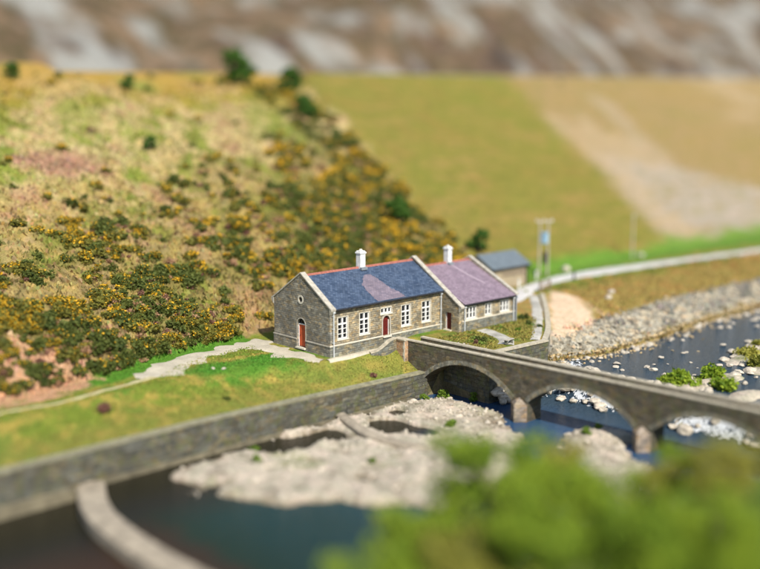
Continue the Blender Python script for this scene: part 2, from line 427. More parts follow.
def leafmat(name, c1, c2, scale=.8, trans=.25):
    m, nt, b = mat(name)
    tc = nd(nt, 'ShaderNodeTexCoord').outputs['Object']; oi = nd(nt, 'ShaderNodeObjectInfo').outputs['Random']
    geo = nd(nt, 'ShaderNodeNewGeometry').outputs['Random Per Island']
    f = noise(nt, tc, scale, 3)
    ad = nd(nt, 'ShaderNodeMath', operation='MULTIPLY_ADD'); nt.links.new(geo, ad.inputs[0]); ad.inputs[1].default_value = .5; nt.links.new(f, ad.inputs[2])
    ad2 = nd(nt, 'ShaderNodeMath', operation='MULTIPLY_ADD'); nt.links.new(oi, ad2.inputs[0]); ad2.inputs[1].default_value = .3; nt.links.new(ad.outputs[0], ad2.inputs[2])
    c = ramp(nt, ad2.outputs[0], [(.5, c1), (1.15 if False else 1., c2)])
    nt.links.new(c, b.inputs['Base Color']); b.inputs['Roughness'].default_value = .7
    tr = nd(nt, 'ShaderNodeBsdfTranslucent'); nt.links.new(c, tr.inputs[0])
    mx = nd(nt, 'ShaderNodeMixShader'); mx.inputs[0].default_value = trans
    nt.links.new(b.outputs[0], mx.inputs[1]); nt.links.new(tr.outputs[0], mx.inputs[2]); nt.links.new(mx.outputs[0], nt.nodes['Material Output'].inputs[0])
    return m
M['gorse'] = leafmat('gorse_green', (.06, .07, .014), (.19, .175, .03))
M['gorse_dark'] = leafmat('gorse_dark_green', (.028, .05, .011), (.11, .13, .025))
M['gorse_flower'] = leafmat('gorse_yellow', (.46, .24, .01), (.68, .39, .02))
M['bracken'] = leafmat('dead_bracken', (.2, .09, .045), (.4, .24, .13))
M['straw'] = leafmat('straw_grass', (.3, .22, .08), (.5, .38, .18))
M['tree_spring'] = leafmat('spring_leaves', (.06, .15, .012), (.29, .38, .03), .35, .35)
M['tree_olive'] = leafmat('budding_leaves', (.11, .15, .02), (.37, .34, .06), .35, .35)
M['tree_dark'] = leafmat('dark_leaves', (.03, .085, .012), (.08, .17, .025), .5)
M['bush_green'] = leafmat('bush_leaves', (.08, .15, .015), (.17, .26, .03), .6, .3)
M['heather'] = leafmat('brown_heather', (.13, .055, .04), (.24, .12, .08))
M['grassblade'] = leafmat('grass_blades', (.09, .17, .015), (.24, .28, .05))

m, nt, b = mat('grass_tuft'); at = nd(nt, 'ShaderNodeAttribute', attribute_name='ground'); nt.links.new(at.outputs['Color'], b.inputs['Base Color'])
tr = nd(nt, 'ShaderNodeBsdfTranslucent'); nt.links.new(at.outputs['Color'], tr.inputs[0]); mx = nd(nt, 'ShaderNodeMixShader'); mx.inputs[0].default_value = .3
nt.links.new(b.outputs[0], mx.inputs[1]); nt.links.new(tr.outputs[0], mx.inputs[2]); nt.links.new(mx.outputs[0], nt.nodes['Material Output'].inputs[0]); M['tuft'] = m
# ground: colour zones in a colour attribute, broken up by fine noise
m, nt, b = mat('ground_cover'); tc = nd(nt, 'ShaderNodeTexCoord').outputs['Object']
at = nd(nt, 'ShaderNodeAttribute', attribute_name='ground')
f1 = noise(nt, tc, 3.2, 6, .7); f2 = noise(nt, tc, .7, 5, .6); f3 = noise(nt, tc, 11, 4, .7)
c = mixrgb(nt, 1., at.outputs['Color'], ramp(nt, f1, [(.3, (.66, .64, .6)), (.5, G3(1)), (.72, (1.38, 1.3, 1.22))]), 'MULTIPLY')
c = mixrgb(nt, 1., c, ramp(nt, f2, [(.3, (.8, .86, .8)), (.7, (1.2, 1.12, 1.15))]), 'MULTIPLY')
c = mixrgb(nt, 1., c, ramp(nt, f3, [(.3, G3(.72)), (.7, G3(1.28))]), 'MULTIPLY')
nt.links.new(c, b.inputs['Base Color']); b.inputs['Roughness'].default_value = .95; b.inputs['Specular IOR Level'].default_value = .1
mh = nd(nt, 'ShaderNodeMath', operation='ADD'); nt.links.new(f1, mh.inputs[0]); nt.links.new(f3, mh.inputs[1]); bump(nt, b, mh.outputs[0], .8, .15)
M['ground'] = m
def gravelmat(name, col, sc=9):
    m, nt, b = mat(name); tc = nd(nt, 'ShaderNodeTexCoord').outputs['Object']
    f1 = noise(nt, tc, sc, 5, .7); f2 = noise(nt, tc, .6, 4)
    c = ramp(nt, f1, [(.3, tuple(x*.75 for x in col)), (.7, tuple(x*1.2 for x in col))])
    c = mixrgb(nt, 1., c, ramp(nt, f2, [(.3, G3(.8)), (.7, G3(1.15))]), 'MULTIPLY')
    nt.links.new(c, b.inputs['Base Color']); b.inputs['Roughness'].default_value = .95; bump(nt, b, f1, .5, .04); return m
M['gravel'] = gravelmat('pale_gravel', (.46, .41, .31))
M['road'] = gravelmat('pale_road', (.52, .50, .47), 3)
M['paving'] = stone('paving_stone', (.50, .45, .36), (.42, .37, .29), (.3, .28, .22), .6, .4, moss=.3)

# mountain
m, nt, b = mat('mountain_scree'); tc = nd(nt, 'ShaderNodeTexCoord').outputs['Object']
mp = nd(nt, 'ShaderNodeMapping'); nt.links.new(tc, mp.inputs[0]); mp.inputs['Rotation'].default_value = (0, 0, R(-38)); mp.inputs['Scale'].default_value = (.055, .03, .03)
f1 = noise(nt, mp.outputs[0], 1., 6, .6)
f2 = noise(nt, tc, .05, 6, .65)
c = ramp(nt, f2, [(.36, (.04, .028, .02)), (.44, (.11, .07, .042)), (.51, (.06, .048, .02)), (.58, (.17, .11, .065)), (.68, (.09, .07, .035))])
f3 = noise(nt, tc, .022, 4, .6); mu = nd(nt, 'ShaderNodeMath', operation='MULTIPLY'); nt.links.new(f1, mu.inputs[0]); nt.links.new(f3, mu.inputs[1])
c = mixrgb(nt, ramp(nt, mu.outputs[0], [(.24, G3(0)), (.33, G3(.85))]), c, (.27, .27, .245))
c = mixrgb(nt, ramp(nt, noise(nt, mp.outputs[0], 2.3, 4), [(.58, G3(0)), (.7, G3(.3))]), c, (.24, .19, .15))
nt.links.new(c, b.inputs['Base Color']); bump(nt, b, noise(nt, tc, .5, 5), .8, 1.5); M['mountain'] = m

# water
m, nt, b = mat('river_water'); tc = nd(nt, 'ShaderNodeTexCoord').outputs['Object']
sx = nd(nt, 'ShaderNodeSeparateXYZ'); nt.links.new(tc, sx.inputs[0])
mr = nd(nt, 'ShaderNodeMapRange'); mr.inputs['From Min'].default_value = -40; mr.inputs['From Max'].default_value = 20
ax = nd(nt, 'ShaderNodeMath', operation='MULTIPLY_ADD'); nt.links.new(noise(nt, tc, .12, 3), ax.inputs[0]); ax.inputs[1].default_value = 10; nt.links.new(sx.outputs[0], ax.inputs[2])
nt.links.new(ax.outputs[0], mr.inputs[0])
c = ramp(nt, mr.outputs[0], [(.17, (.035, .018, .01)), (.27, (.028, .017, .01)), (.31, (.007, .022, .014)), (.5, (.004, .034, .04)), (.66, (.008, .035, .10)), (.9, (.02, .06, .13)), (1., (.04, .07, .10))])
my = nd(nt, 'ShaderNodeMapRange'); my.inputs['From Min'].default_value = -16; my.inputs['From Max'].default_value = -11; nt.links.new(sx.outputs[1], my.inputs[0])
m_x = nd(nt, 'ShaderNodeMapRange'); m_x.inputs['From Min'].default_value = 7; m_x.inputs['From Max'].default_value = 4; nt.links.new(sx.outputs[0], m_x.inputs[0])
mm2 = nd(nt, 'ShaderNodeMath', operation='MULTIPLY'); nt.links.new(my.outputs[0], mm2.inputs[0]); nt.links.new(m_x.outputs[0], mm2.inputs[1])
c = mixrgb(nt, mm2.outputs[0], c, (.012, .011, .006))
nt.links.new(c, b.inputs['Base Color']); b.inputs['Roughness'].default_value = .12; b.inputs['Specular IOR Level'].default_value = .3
wv = noise(nt, tc, 2.6, 4, .7); wb = nd(nt, 'ShaderNodeMath', operation='MULTIPLY')
up = nd(nt, 'ShaderNodeMapRange'); up.inputs['From Min'].default_value = 8; up.inputs['From Max'].default_value = 18; up.inputs['To Min'].default_value = .12; up.inputs['To Max'].default_value = 1.
nt.links.new(sx.outputs[0], up.inputs[0]); nt.links.new(wv, wb.inputs[0]); nt.links.new(up.outputs[0], wb.inputs[1]); bump(nt, b, wb.outputs[0], 1., .6)
M['water'] = m; b.inputs['Specular IOR Level'].default_value = .16
m, nt, b = mat('white_foam'); b.inputs['Base Color'].default_value = (.55, .57, .58, 1); b.inputs['Roughness'].default_value = .6; M['foam'] = m

# ------------------------------------------------------------------ setting
me = gridmesh('terrain', GX, GY, GZ); C = ground_colour(GX, GY).reshape(-1, 3); setcol(me, C)
tag(link('terrain', me, M['ground']), kind='structure')

# mountain beyond the crest
mx_ = np.linspace(-260, 900, 180); my_ = np.linspace(135, 520, 90); X, Y = np.meshgrid(mx_, my_, indexing='ij')
d = (Y-150); Z = 18 + np.clip(d, 0, None)*.62 + sm(0, 40, d)*(22*fbm(X*.012, Y*.012)+9*fbm((X-.8*Y)*.03, Y*.01)) + 2*fbm(X*.1, Y*.1)
tag(link('mountain', gridmesh('mountain', X, Y, Z), M['mountain']), kind='structure')

# water sheet
def waterz(x, y):
    z = -4.3 + 2.2*sm(16.3, 19.2, x)
    z = np.where(x < np.interp(y, [-42, -32, -24, -17.7, -12, -8.2, -4.6], [-27.5, -29.2, -30, -30.1, -29.6, -28.6, -26.9]), -4.95, z)
    return z
wx = axis([(-140, -45, 10), (-45, 20, .4), (20, 80, 2), (80, 400, 20)]); wy = axis([(-60, -36, 2), (-36, -3.9, .4)])
X, Y = np.meshgrid(wx, wy, indexing='ij'); Z = waterz(X, Y)
tag(link('river_water', gridmesh('river_water', X, Y, Z), M['water']), kind='structure')

def ribbon(name, pts, widths, m, dz=.05, step=.5, wob=.25, kind='structure'):
    P = [Vector((p[0], p[1])) for p in pts]; out = []; acc = 0
    for i in range(len(P)-1):
        n = max(1, int((P[i+1]-P[i]).length/step))
        for k in range(n):
            t = k/n; out.append((P[i].lerp(P[i+1], t), widths[i]*(1-t)+widths[i+1]*t))
    out.append((P[-1], widths[-1]))
    # smooth
    for _ in range(6):
        out = [out[0]]+[((out[i-1][0]+out[i][0]*2+out[i+1][0])/4, (out[i-1][1]+2*out[i][1]+out[i+1][1])/4) for i in range(1, len(out)-1)]+[out[-1]]
    K = 6; n = len(out); X = np.zeros((n, K)); Y = np.zeros((n, K))
    for i, (p, w) in enumerate(out):
        t = (out[min(i+1, n-1)][0]-out[max(i-1, 0)][0]).normalized(); nn = Vector((-t.y, t.x))
        a = w*(1+wob*(vnoise(i*.6, 3.)-.5)*2); c = w*(1+wob*(vnoise(i*.6, 40.)-.5)*2)
        for k in range(K):
            s_ = -a + (a+c)*k/(K-1); q = p+nn*s_; X[i, k] = q.x; Y[i, k] = q.y
    Z = H(X, Y)+dz; Z[:, 0] -= dz*1.6; Z[:, -1] -= dz*1.6
    return tag(link(name, gridmesh(name, X, Y, Z), m), kind=kind)
M['dirt'] = gravelmat('tan_dirt', (.40, .35, .19), 6)
ribbon('footpath', [(-44, 3.6), (-36, 4.1), (-29, 4.9), (-25, 3.9), (-19, 4.7), (-15.5, 5.6)], [.3, .3, .28, .2, .22, .4], M['dirt'], wob=.9)
ribbon('gravel_track', [(-16.6, 5.6), (-15.0, 6.1), (-12.8, 6.7), (-10.2, 8.0), (-7.0, 9.1), (-3.5, 9.4), (-.2, 9.9)], [.5, 2.1, 2.5, 1.7, 1.25, 1.4, 1.7], M['gravel'], wob=.5)
ribbon('gravel_yard', [(-.9, 10.1), (-1.6, 8), (-2.2, 5.5), (-1.9, 2.5), (-1.0, -.3)], [1.2, 1.5, 1.6, 1.4, .7], M['gravel'], .07, wob=.7)
ribbon('pavement', [(-.9, -.75), (0.6, -.62), (3.2, -.62), (7.0, -.62)], [.35, .5, .5, .45], M['gravel'], .08, wob=.12)
ribbon('road', [(28, 3.6), (32, 5.0), (36, 7.0), (42, 8.9), (48, 9.6), (54, 9.3), (60, 8.6), (70, 7.2), (86, 4.8), (120, 0), (180, -6)], [.8, 1.2, 1.3, 1.2, 1.7, 1.9, 1.5, 1.4, 1.6, 1.8, 2], M['road'], .06, .8, .1)
ribbon('garden_path', [(17.4, -3.0), (17.2, -5.2), (16.2, -7.4), (14.6, -8.6)], [.9, .85, .85, .9], M['paving'], .05, wob=.1)
ribbon('stone_path', [(18.2, -9.2), (21.6, -6.7), (25.6, -3.5), (30.2, .3), (35.4, 5.0)], [.55, .6, .65, .65, .6], M['paving'], .06, wob=.1)

# ------------------------------------------------------------------ building pieces
def window(parent, mapf, u0, u1, v0, v1, cols, rows, transom=None, name='window'):
    """mapf(u, v, d): wall coordinates to xyz; d inwards"""
    fr = MB()
    def bar(a0, a1, b0, b1, d0=.06, d1=.16):
        P = [mapf(a0, b0, d0), mapf(a1, b0, d0), mapf(a1, b0, d1), mapf(a0, b0, d1)]
        Q = [mapf(a0, b1, d0), mapf(a1, b1, d0), mapf(a1, b1, d1), mapf(a0, b1, d1)]
        fr.hexa(P, Q)
    t = .09
    bar(u0, u0+t, v0, v1); bar(u1-t, u1, v0, v1); bar(u0+t, u1-t, v0, v0+t); bar(u0+t, u1-t, v1-t, v1)
    w = (u1-u0)/cols
    for i in range(1, cols): bar(u0+w*i-.075, u0+w*i+.075, v0+t, v1-t, .03, .165)
    if transom: bar(u0+t, u1-t, transom-.06, transom+.06, .035, .163)
    for (a, c, n) in (((v0, transom, rows), (transom, v1, 1)) if transom else ((v0, v1, rows),)):
        for k in range(1, n):
            z = a+(c-a)*k/n; bar(u0+t, u1-t, z-.025, z+.025, .075, .15)
    o = fr.build(name, M['white'], parent)
    p = MB(); p.face([mapf(u0, v0, .2), mapf(u1, v0, .2), mapf(u1, v1, .2), mapf(u0, v1, .2)]); p.build('pane', M['glass'], o)
    s = MB()
    s.hexa([mapf(u0-.1, v0-.12, -.07), mapf(u1+.1, v0-.12, -.07), mapf(u1+.1, v0-.12, .1), mapf(u0-.1, v0-.12, .1)],
           [mapf(u0-.1, v0-.002, -.05), mapf(u1+.1, v0-.002, -.05), mapf(u1+.1, v0-.002, .1), mapf(u0-.1, v0-.002, .1)])
    s.build('sill', M['dressed'], o)
    return o
def arch_pts(u0, u1, v0, vs, n=10):
    r = (u1-u0)/2; c = (u0+u1)/2
    return [(u0, v0), (u1, v0)] + [(c+r*math.cos(math.pi*k/n), vs+r*math.sin(math.pi*k/n)) for k in range(0, n+1)]
def rect(u0, u1, v0, v1): return [(u0, v0), (u1, v0), (u1, v1), (u0, v1)]
def door(parent, mapf, u0, u1, v0, vs, m, arched=True, fan=True):
    """leaf below the spring, dark fanlight above"""
    dm = MB(); d0 = .22; top = vs if fan else None
    pts = arch_pts(u0, u1, v0, vs) if arched else rect(u0, u1, v0, vs)
    leaf = rect(u0+.05, u1-.05, v0, vs-.03) if (fan or not arched) else pts
    dm.panel(leaf, [], lambda a, c, d: mapf(a, c, d0+d), .06)
    n = 5; w = (u1-u0-.1)/n
    for k in range(n):
        dm.hexa([mapf(u0+.07+k*w, v0+.05, d0-.02), mapf(u0+.03+(k+1)*w, v0+.05, d0-.02), mapf(u0+.03+(k+1)*w, v0+.05, d0-.002), mapf(u0+.07+k*w, v0+.05, d0-.002)],
                [mapf(u0+.07+k*w, vs-.08, d0-.02), mapf(u0+.03+(k+1)*w, vs-.08, d0-.02), mapf(u0+.03+(k+1)*w, vs-.08, d0-.002), mapf(u0+.07+k*w, vs-.08, d0-.002)])
    o = dm.build('door', m, parent)
    f = MB()
    def bar(a0, a1, b0, b1, e0=.14, e1=.3):
        f.hexa([mapf(a0, b0, e0), mapf(a1, b0, e0), mapf(a1, b0, e1), mapf(a0, b0, e1)], [mapf(a0, b1, e0), mapf(a1, b1, e0), mapf(a1, b1, e1), mapf(a0, b1, e1)])
    bar(u0, u0+.05, v0, vs); bar(u1-.05, u1, v0, vs)
    if fan: bar(u0, u1, vs-.03, vs+.05)
    f.build('door_frame', M['white'], o)
    if fan and arched:
        g = MB(); g.panel([p for p in arch_pts(u0, u1, vs+.05, vs)[2:]], [], lambda a, c, d: mapf(a, c, .25+d), .02); g.build('fanlight', M['glass'], o)
    s = MB(); s.hexa([mapf(u0-.08, v0-.16, -.22), mapf(u1+.08, v0-.16, -.22), mapf(u1+.08, v0-.16, .3), mapf(u0-.08, v0-.16, .3)],
                     [mapf(u0-.08, v0-.003, -.22), mapf(u1+.08, v0-.003, -.22), mapf(u1+.08, v0-.003, .3), mapf(u0-.08, v0-.003, .3)]); s.build('doorstep', M['dressed'], o)
    h = MB(); h.tube(mapf(u1-.2, (v0+vs)/2, d0-.08), mapf(u1-.2, (v0+vs)/2, d0), .035); h.build('handle', M['dark'], o)
    return o
def coping_run(parent, x0, x1, pts, m, name='gable_coping', th=.16):
    """sloped stones over a gable; pts (y, z) list"""
    c = MB()
    for (y0, z0), (y1, z1) in zip(pts[:-1], pts[1:]):
        L = math.hypot(y1-y0, z1-z0); n = max(1, int(L/.75))
        for k in range(n):
            t0, t1 = k/n+.004, (k+1)/n-.004
            a = (y0+(y1-y0)*t0, z0+(z1-z0)*t0); e = (y0+(y1-y0)*t1, z0+(z1-z0)*t1)
            j = random.uniform(-.008, .008)
            c.hexa([(x0, a[0], a[1]), (x1, a[0], a[1]), (x1, e[0], e[1]), (x0, e[0], e[1])],
                   [(x0, a[0], a[1]+th+j), (x1, a[0], a[1]+th+j), (x1, e[0], e[1]+th+j), (x0, e[0], e[1]+th+j)])
    return c.build(name, m, parent, bevel=.015)
def chimney(parent, x, y, z0, z1, sx=.85, sy=.75):
    c = MB(); c.box(x-sx/2, x+sx/2, y-sy/2, y+sy/2, z0, z1-.28); c.box(x-sx/2-.07, x+sx/2+.07, y-sy/2-.07, y+sy/2+.07, z1-.28, z1-.12)
    c.box(x-sx/2+.02, x+sx/2-.02, y-sy/2+.02, y+sy/2-.02, z1-.12, z1)
    o = c.build('chimney', M['whitewash'], parent, bevel=.02)
    p = MB(); p.tube((x, y, z1), (x, y, z1+.16), .2, .14, 10); p.build('chimney_pot', M['dressed'], o)
    f = MB(); f.box(x-sx/2-.05, x+sx/2+.05, y-sy/2-.25, y-sy/2-.002, z0+.35, z0+.62); f.build('flashing', M['greypipe'], o)
    return o
def roof_slab(parent, x0, x1, ye, ze, yr, zr, yb, zb, m, th=.12, name='roof'):
    r = MB()
    r.hexa([(x0, ye, ze), (x1, ye, ze), (x1, yr, zr), (x0, yr, zr)], [(x0, ye, ze+th), (x1, ye, ze+th), (x1, yr, zr+th), (x0, yr, zr+th)])
    r.hexa([(x0, yr, zr), (x1, yr, zr), (x1, yb, zb), (x0, yb, zb)], [(x0, yr, zr+th), (x1, yr, zr+th), (x1, yb, zb+th), (x0, yb, zb+th)])
    return r.build(name, m, parent)

# ------------------------------------------------------------------ the hall
HL, HW, HH, HR, RY = 14.7, 8.3, 4.5, 7.0, 4.15
hall = empty('stone_hall', (0, 0, 0))
tag(hall, 'long grey stone hall with dark blue slate roof, white mullioned windows and red gable door', 'hall')
F_ = lambda u, v, d: (u, d, v)            # front wall, inwards is +y
G_ = lambda u, v, d: (d, u, v)            # west gable, inwards is +x
wins = [(.95, 2.15, 1.55, 3.6), (3.65, 4.85, 1.6, 3.65), (9.1, 10.3, 1.62, 3.67), (11.9, 13.1, 1.62, 3.67)]
smallw = (6.35, 7.75, 3.2, 3.72)
dr = (6.62, 7.52, 1.02, 2.5)
wm = MB()
holes = [rect(*w) for w in wins] + [rect(*smallw), arch_pts(*dr)]
wm.panel(rect(.32, HL, -.6, HH), holes, F_, .35)
bw_ = MB(); bw_.panel(rect(.32, HL, -.6, HH), [], lambda u, v, d: (u, HW-d, v), .35); bw_.build('back_wall', M['stone'], hall)
wall = wm.build('wall', M['stone'], hall)
gw = MB()
gd = (3.55, 4.75, .3, 2.45)
circ = [(4.2+.26*math.cos(2*math.pi*k/14), 4.85+.26*math.sin(2*math.pi*k/14)) for k in range(14)]
gout = [(0, -.6), (HW, -.6), (HW, HH+.15), (RY, HR+.28), (0, HH+.15)]
gw.panel(gout, [arch_pts(*gd), circ], G_, .32)
gw.build('gable_wall', M['stone_gable'], hall)
ge = MB()
ge.panel([(-.0, -.6), (HW, -.6), (HW, HH), (RY, HR+.5), (-2.4, 3.02), (-2.4, .2)], [], lambda u, v, d: (HL+d, u, v), .38)
# the red door is in this return wall
eg = ge.mesh('end_wall'); 
egw = MB(); egw.panel([(-2.4, -.2), (0.0, -.2), (HW, -.6), (HW, HH), (RY, HR+.34), (-2.4, 3.18)], [rect(-1.35, -.5, .62, 2.35)], lambda u, v, d: (HL+d, u, v), .38)
egw.build('end_wall', M['stone'], hall)
door(hall, lambda u, v, d: (HL+d, u, v), -1.35, -.5, .62, 2.35, M['darkred'], arched=False, fan=False)
# plinth and string course
pl = MB(); pl.box(-.06, HL-.002, -.06, -.002, -.6, .98); pl.build('plinth', M['plinth'], hall)
pl = MB(); pl.box(-.062, -.002, -.058, 3.5, -.6, .95); pl.box(-.062, -.002, 4.8, HW+.05, -.6, .95); pl.build('plinth', M['stone_gable'], hall)
sc_ = MB(); sc_.box(-.11, 6.6, -.11, -.003, .985, 1.09); sc_.box(7.54, HL-.004, -.11, -.003, .985, 1.09)
sc_.build('string_course', M['dressed'], hall)
sc_ = MB(); sc_.box(-.11, -.003, -.105, 3.5, .96, 1.05); sc_.box(-.11, -.003, 4.8, HW+.08, .96, 1.05); sc_.build('string_course', M['coping_gable'], hall)
for w in wins: window(hall, F_, *w, 2, 3, transom=w[2]+1.4)
window(hall, F_, *smallw, 3, 1)
door(hall, F_, *dr, M['darkred'], fan=False)
door(hall, G_, *gd, M['red'])
# dressed surrounds
def surround(parent, mapf, pts, w=.16, name='door_surround', m='dressed', closed=False):
    s = MB(); c = Vector((sum(p[0] for p in pts)/len(pts), sum(p[1] for p in pts)/len(pts)))
    P = [Vector(p) for p in pts]; n = len(P); out = []
    for i in range(n):
        a = P[i-1] if (i > 0 or closed) else P[i]; e = P[(i+1) % n] if (i < n-1 or closed) else P[i]
        t = (e-a).normalized(); nn = Vector((t.y, -t.x))
        if nn.dot(P[i]-c) < 0: nn = -nn
        out.append(P[i]+nn*w)
    for i in range(n if closed else n-1):
        j = (i+1) % n
        q = [P[i], P[j], out[j], out[i]]
        s.hexa([mapf(p.x, p.y, -.03) for p in q], [mapf(p.x, p.y, -.002) for p in q])
    return s.build(name, M[m], parent)
surround(hall, G_, arch_pts(*gd)[1:]+[(gd[0], gd[2])], .1, m='coping_gable')
surround(hall, F_, arch_pts(*dr)[1:]+[(dr[0], dr[2])], .14, m='coping_gable')
ring = surround(hall, G_, circ, .17, 'round_window_surround', closed=True)
p = MB(); p.panel(circ, [], lambda u, v, d: G_(u, v, d+.2), .03); p.build('pane', M['glass'], ring)
for k, (u0, u1, v0, v1) in enumerate(wins+[smallw]):
    surround(hall, F_, [(u0, v1), (u1, v1)] if False else [(u1, v0), (u1, v1), (u0, v1), (u0, v0)], .09, 'window_surround')
# copings, kneelers
cg = coping_run(hall, -.09, .5, [(-.32, 4.38), (.1, 4.62), (RY, HR+.30), (HW-.1, 4.62), (HW+.32, 4.38)], M['coping_gable'])
ce = coping_run(hall, HL-.08, HL+.46, [(-2.75, 3.0), (-2.35, 3.22), (RY, HR+.36), (HW+.1, 4.5)], M['coping_gable'])
kn = MB(); kn.hexa([(-.07, -.06, 3.95), (.45, -.06, 3.95), (.45, .0, 3.95), (-.07, .0, 3.95)], [(-.07, -.34, 4.36), (.45, -.34, 4.36), (.45, .0, 4.6), (-.07, .0, 4.6)]); kn.build('kneeler_stone', M['coping_gable'], hall)
kn = MB(); kn.hexa([(-.07, HW, 3.95), (.45, HW, 3.95), (.45, HW+.06, 3.95), (-.07, HW+.06, 3.95)], [(-.07, HW, 4.6), (.45, HW, 4.6), (.45, HW+.34, 4.36), (-.07, HW+.34, 4.36)]); kn.build('kneeler_stone', M['coping_gable'], hall)
kn = MB(); kn.hexa([(HL-.06, -2.46, 2.55), (HL+.42, -2.46, 2.55), (HL+.42, -2.4, 2.55), (HL-.06, -2.4, 2.55)], [(HL-.06, -2.78, 2.98), (HL+.42, -2.78, 2.98), (HL+.42, -2.4, 3.18), (HL-.06, -2.4, 3.18)]); kn.build('kneeler_stone', M['coping_gable'], hall)
roof_slab(hall, .5, HL-.09, -.32, 4.42, RY, HR, HW+.32, 4.42, M['blue_slate'])
# old purple slates left below the chimney: fan-shaped patch on the front slope
sl = (HR-4.42)/(RY+.32)
def onroof(x, y, o=.012): return (x, y, 4.42+(y+.32)*sl+.12+o)
patch = []
patch0 = [(7.1, 3.1), (6.4, 2.6), (5.75, 1.9), (5.6, 1.2), (5.55, .4), (5.75, -.29), (9.4, -.29), (9.15, .25), (8.7, .9), (8.35, 1.7), (8.1, 2.4), (7.9, 3.1)]
for (a, c), (e, g) in zip(patch0, patch0[1:]+patch0[:1]):
    for k in range(5):
        t_ = k/5; X_ = a+(e-a)*t_; Y_ = c+(g-c)*t_
        patch.append((X_+(random.uniform(-.13, .13) if Y_ > -.2 else 0), max(-.29, Y_+(random.uniform(-.05, .05) if Y_ > -.2 else 0))))
pm = MB(); pm.panel([(a, c) for a, c in patch], [], lambda a, c, d: onroof(a, c, .03-d), .04)
pm.build('old_slate_patch', slate('old_slate', (.21, .17, .2), (.14, .12, .15)), hall)
rt = MB()
for k in range(30):
    x0 = .52+k*(HL-.64)/30; x1 = x0+(HL-.64)/30-.012; zz = HR+.12
    rt.hexa([(x0, RY-.17, zz-.08), (x1, RY-.17, zz-.08), (x1, RY+.17, zz-.08), (x0, RY+.17, zz-.08)], [(x0, RY-.05, zz+.1), (x1, RY-.05, zz+.1), (x1, RY+.05, zz+.1), (x0, RY+.05, zz+.1)])
rt.build('ridge_tiles', M['terracotta'], hall)
chimney(hall, 7.5, RY-.05, 6.55, 8.75, .66, .66)
gt = MB(); gt.box(.5, HL-.09, -.42, -.325, 4.36, 4.47); gt.box(.5, HL-.09, -.32, -.003, 4.31, 4.415); gt.build('gutter', M['gutter'], hall)
for x in (.32, HL-.25):
    p = MB(); p.tube((x, -.17, 4.3), (x, -.17, -.1), .055, n=8); p.box(x-.12, x+.12, -.29, -.06, 4.12, 4.34)
    for z in (1.3, 2.6, 3.8): p.box(x-.08, x+.08, -.23, -.003, z, z+.06)
    p.build('downpipe', M['pipe'], hall)

# ------------------------------------------------------------------ the cottage wing
X0, X1, YF, YB, ZB, ZE, ZR = HL+.39, 23.3, -2.4, 9.6, .2, 3.35, 6.2
wing = empty('stone_cottage', (X0, YF, ZB))
tag(wing, 'lower stone cottage with faded purple slate roof joined to the end of the hall', 'cottage')
wo = lambda mb, n, m, par=None, bevel=0: mb.build(n, m, par or wing, loc=None if par else (-X0, -YF, -ZB), bevel=bevel)
class Off:  # children are modelled in valley coordinates, shifted once
    pass
WF = lambda u, v, d: (u-X0, d, v-ZB)
ww = [(15.75, 17.2, 1.72, 2.9, 3), (18.55, 19.5, 1.74, 2.9, 2), (20.85, 22.25, 1.76, 2.92, 3)]
w_ = MB(); w_.panel(rect(X0, X1-.35, -.3, ZE), [rect(*w[:4]) for w in ww], WF, .35)
bw_ = MB(); bw_.panel(rect(X0, X1-.35, -.3, ZE), [], lambda u, v, d: (u-X0, YB-YF-d, v-ZB), .35); bw_.build('back_wall', M['stone'], wing)
w_.build('wall', M['stone'], wing)
w_ = MB(); w_.panel([(YF, -.3), (YB, -.3), (YB, ZE+.1), (RY-.15, ZR+.34), (YF, ZE+.1)], [], lambda u, v, d: (X1-X0-d, u-YF, v-ZB), .35); w_.build('gable_wall', M['stone'], wing)
p = MB(); p.box(.02, X1-X0+.05, -.06, -.002, -.5, 1.5-ZB); p.box(X1-X0+.002, X1-X0+.06, -.06, YB-YF, -.5, 1.5-ZB); p.build('plinth', M['plinth'], wing)
p = MB(); p.box(.02, X1-X0+.09, -.1, -.003, 1.505-ZB, 1.6-ZB); p.build('string_course', M['dressed'], wing)
for w in ww:
    window(wing, WF, *w[:4], w[4], 2)
    surround(wing, WF, [(w[1], w[2]), (w[1], w[3]), (w[0], w[3]), (w[0], w[2])], .09, 'window_surround')
ry = RY-.15-YF
roof_slab(wing, .1, X1-X0-.3, -.3, ZE-.12-ZB, ry, ZR-ZB, YB-YF+.3, ZE-.12-ZB, M['purple_slate'])
coping_run(wing, X1-X0-.34, X1-X0+.1, [(-.36, ZE-ZB-.05), (0.05, ZE-ZB+.15), (ry, ZR-ZB+.36), (YB-YF, ZE-ZB+.15)], M['coping_gable'])
rt = MB()
for k in range(16):
    L_ = X1-X0-.42; x0 = .1+k*L_/16; x1 = x0+L_/16-.012; zz = ZR-ZB+.12
    rt.hexa([(x0, ry-.17, zz-.08), (x1, ry-.17, zz-.08), (x1, ry+.17, zz-.08), (x0, ry+.17, zz-.08)], [(x0, ry-.05, zz+.1), (x1, ry-.05, zz+.1), (x1, ry+.05, zz+.1), (x0, ry+.05, zz+.1)])
rt.build('ridge_tiles', M['terracotta'], wing)
chimney(wing, 19.7-X0, ry-.05, ZR-ZB-.45, 8.0-ZB, .56, .66)
gt = MB(); gt.box(.1, X1-X0-.3, -.4, -.305, ZE-.16-ZB, ZE-.06-ZB); gt.box(.1, X1-X0-.3, -.3, -.003, ZE-.24-ZB, ZE-.125-ZB); gt.build('gutter', M['gutter'], wing)
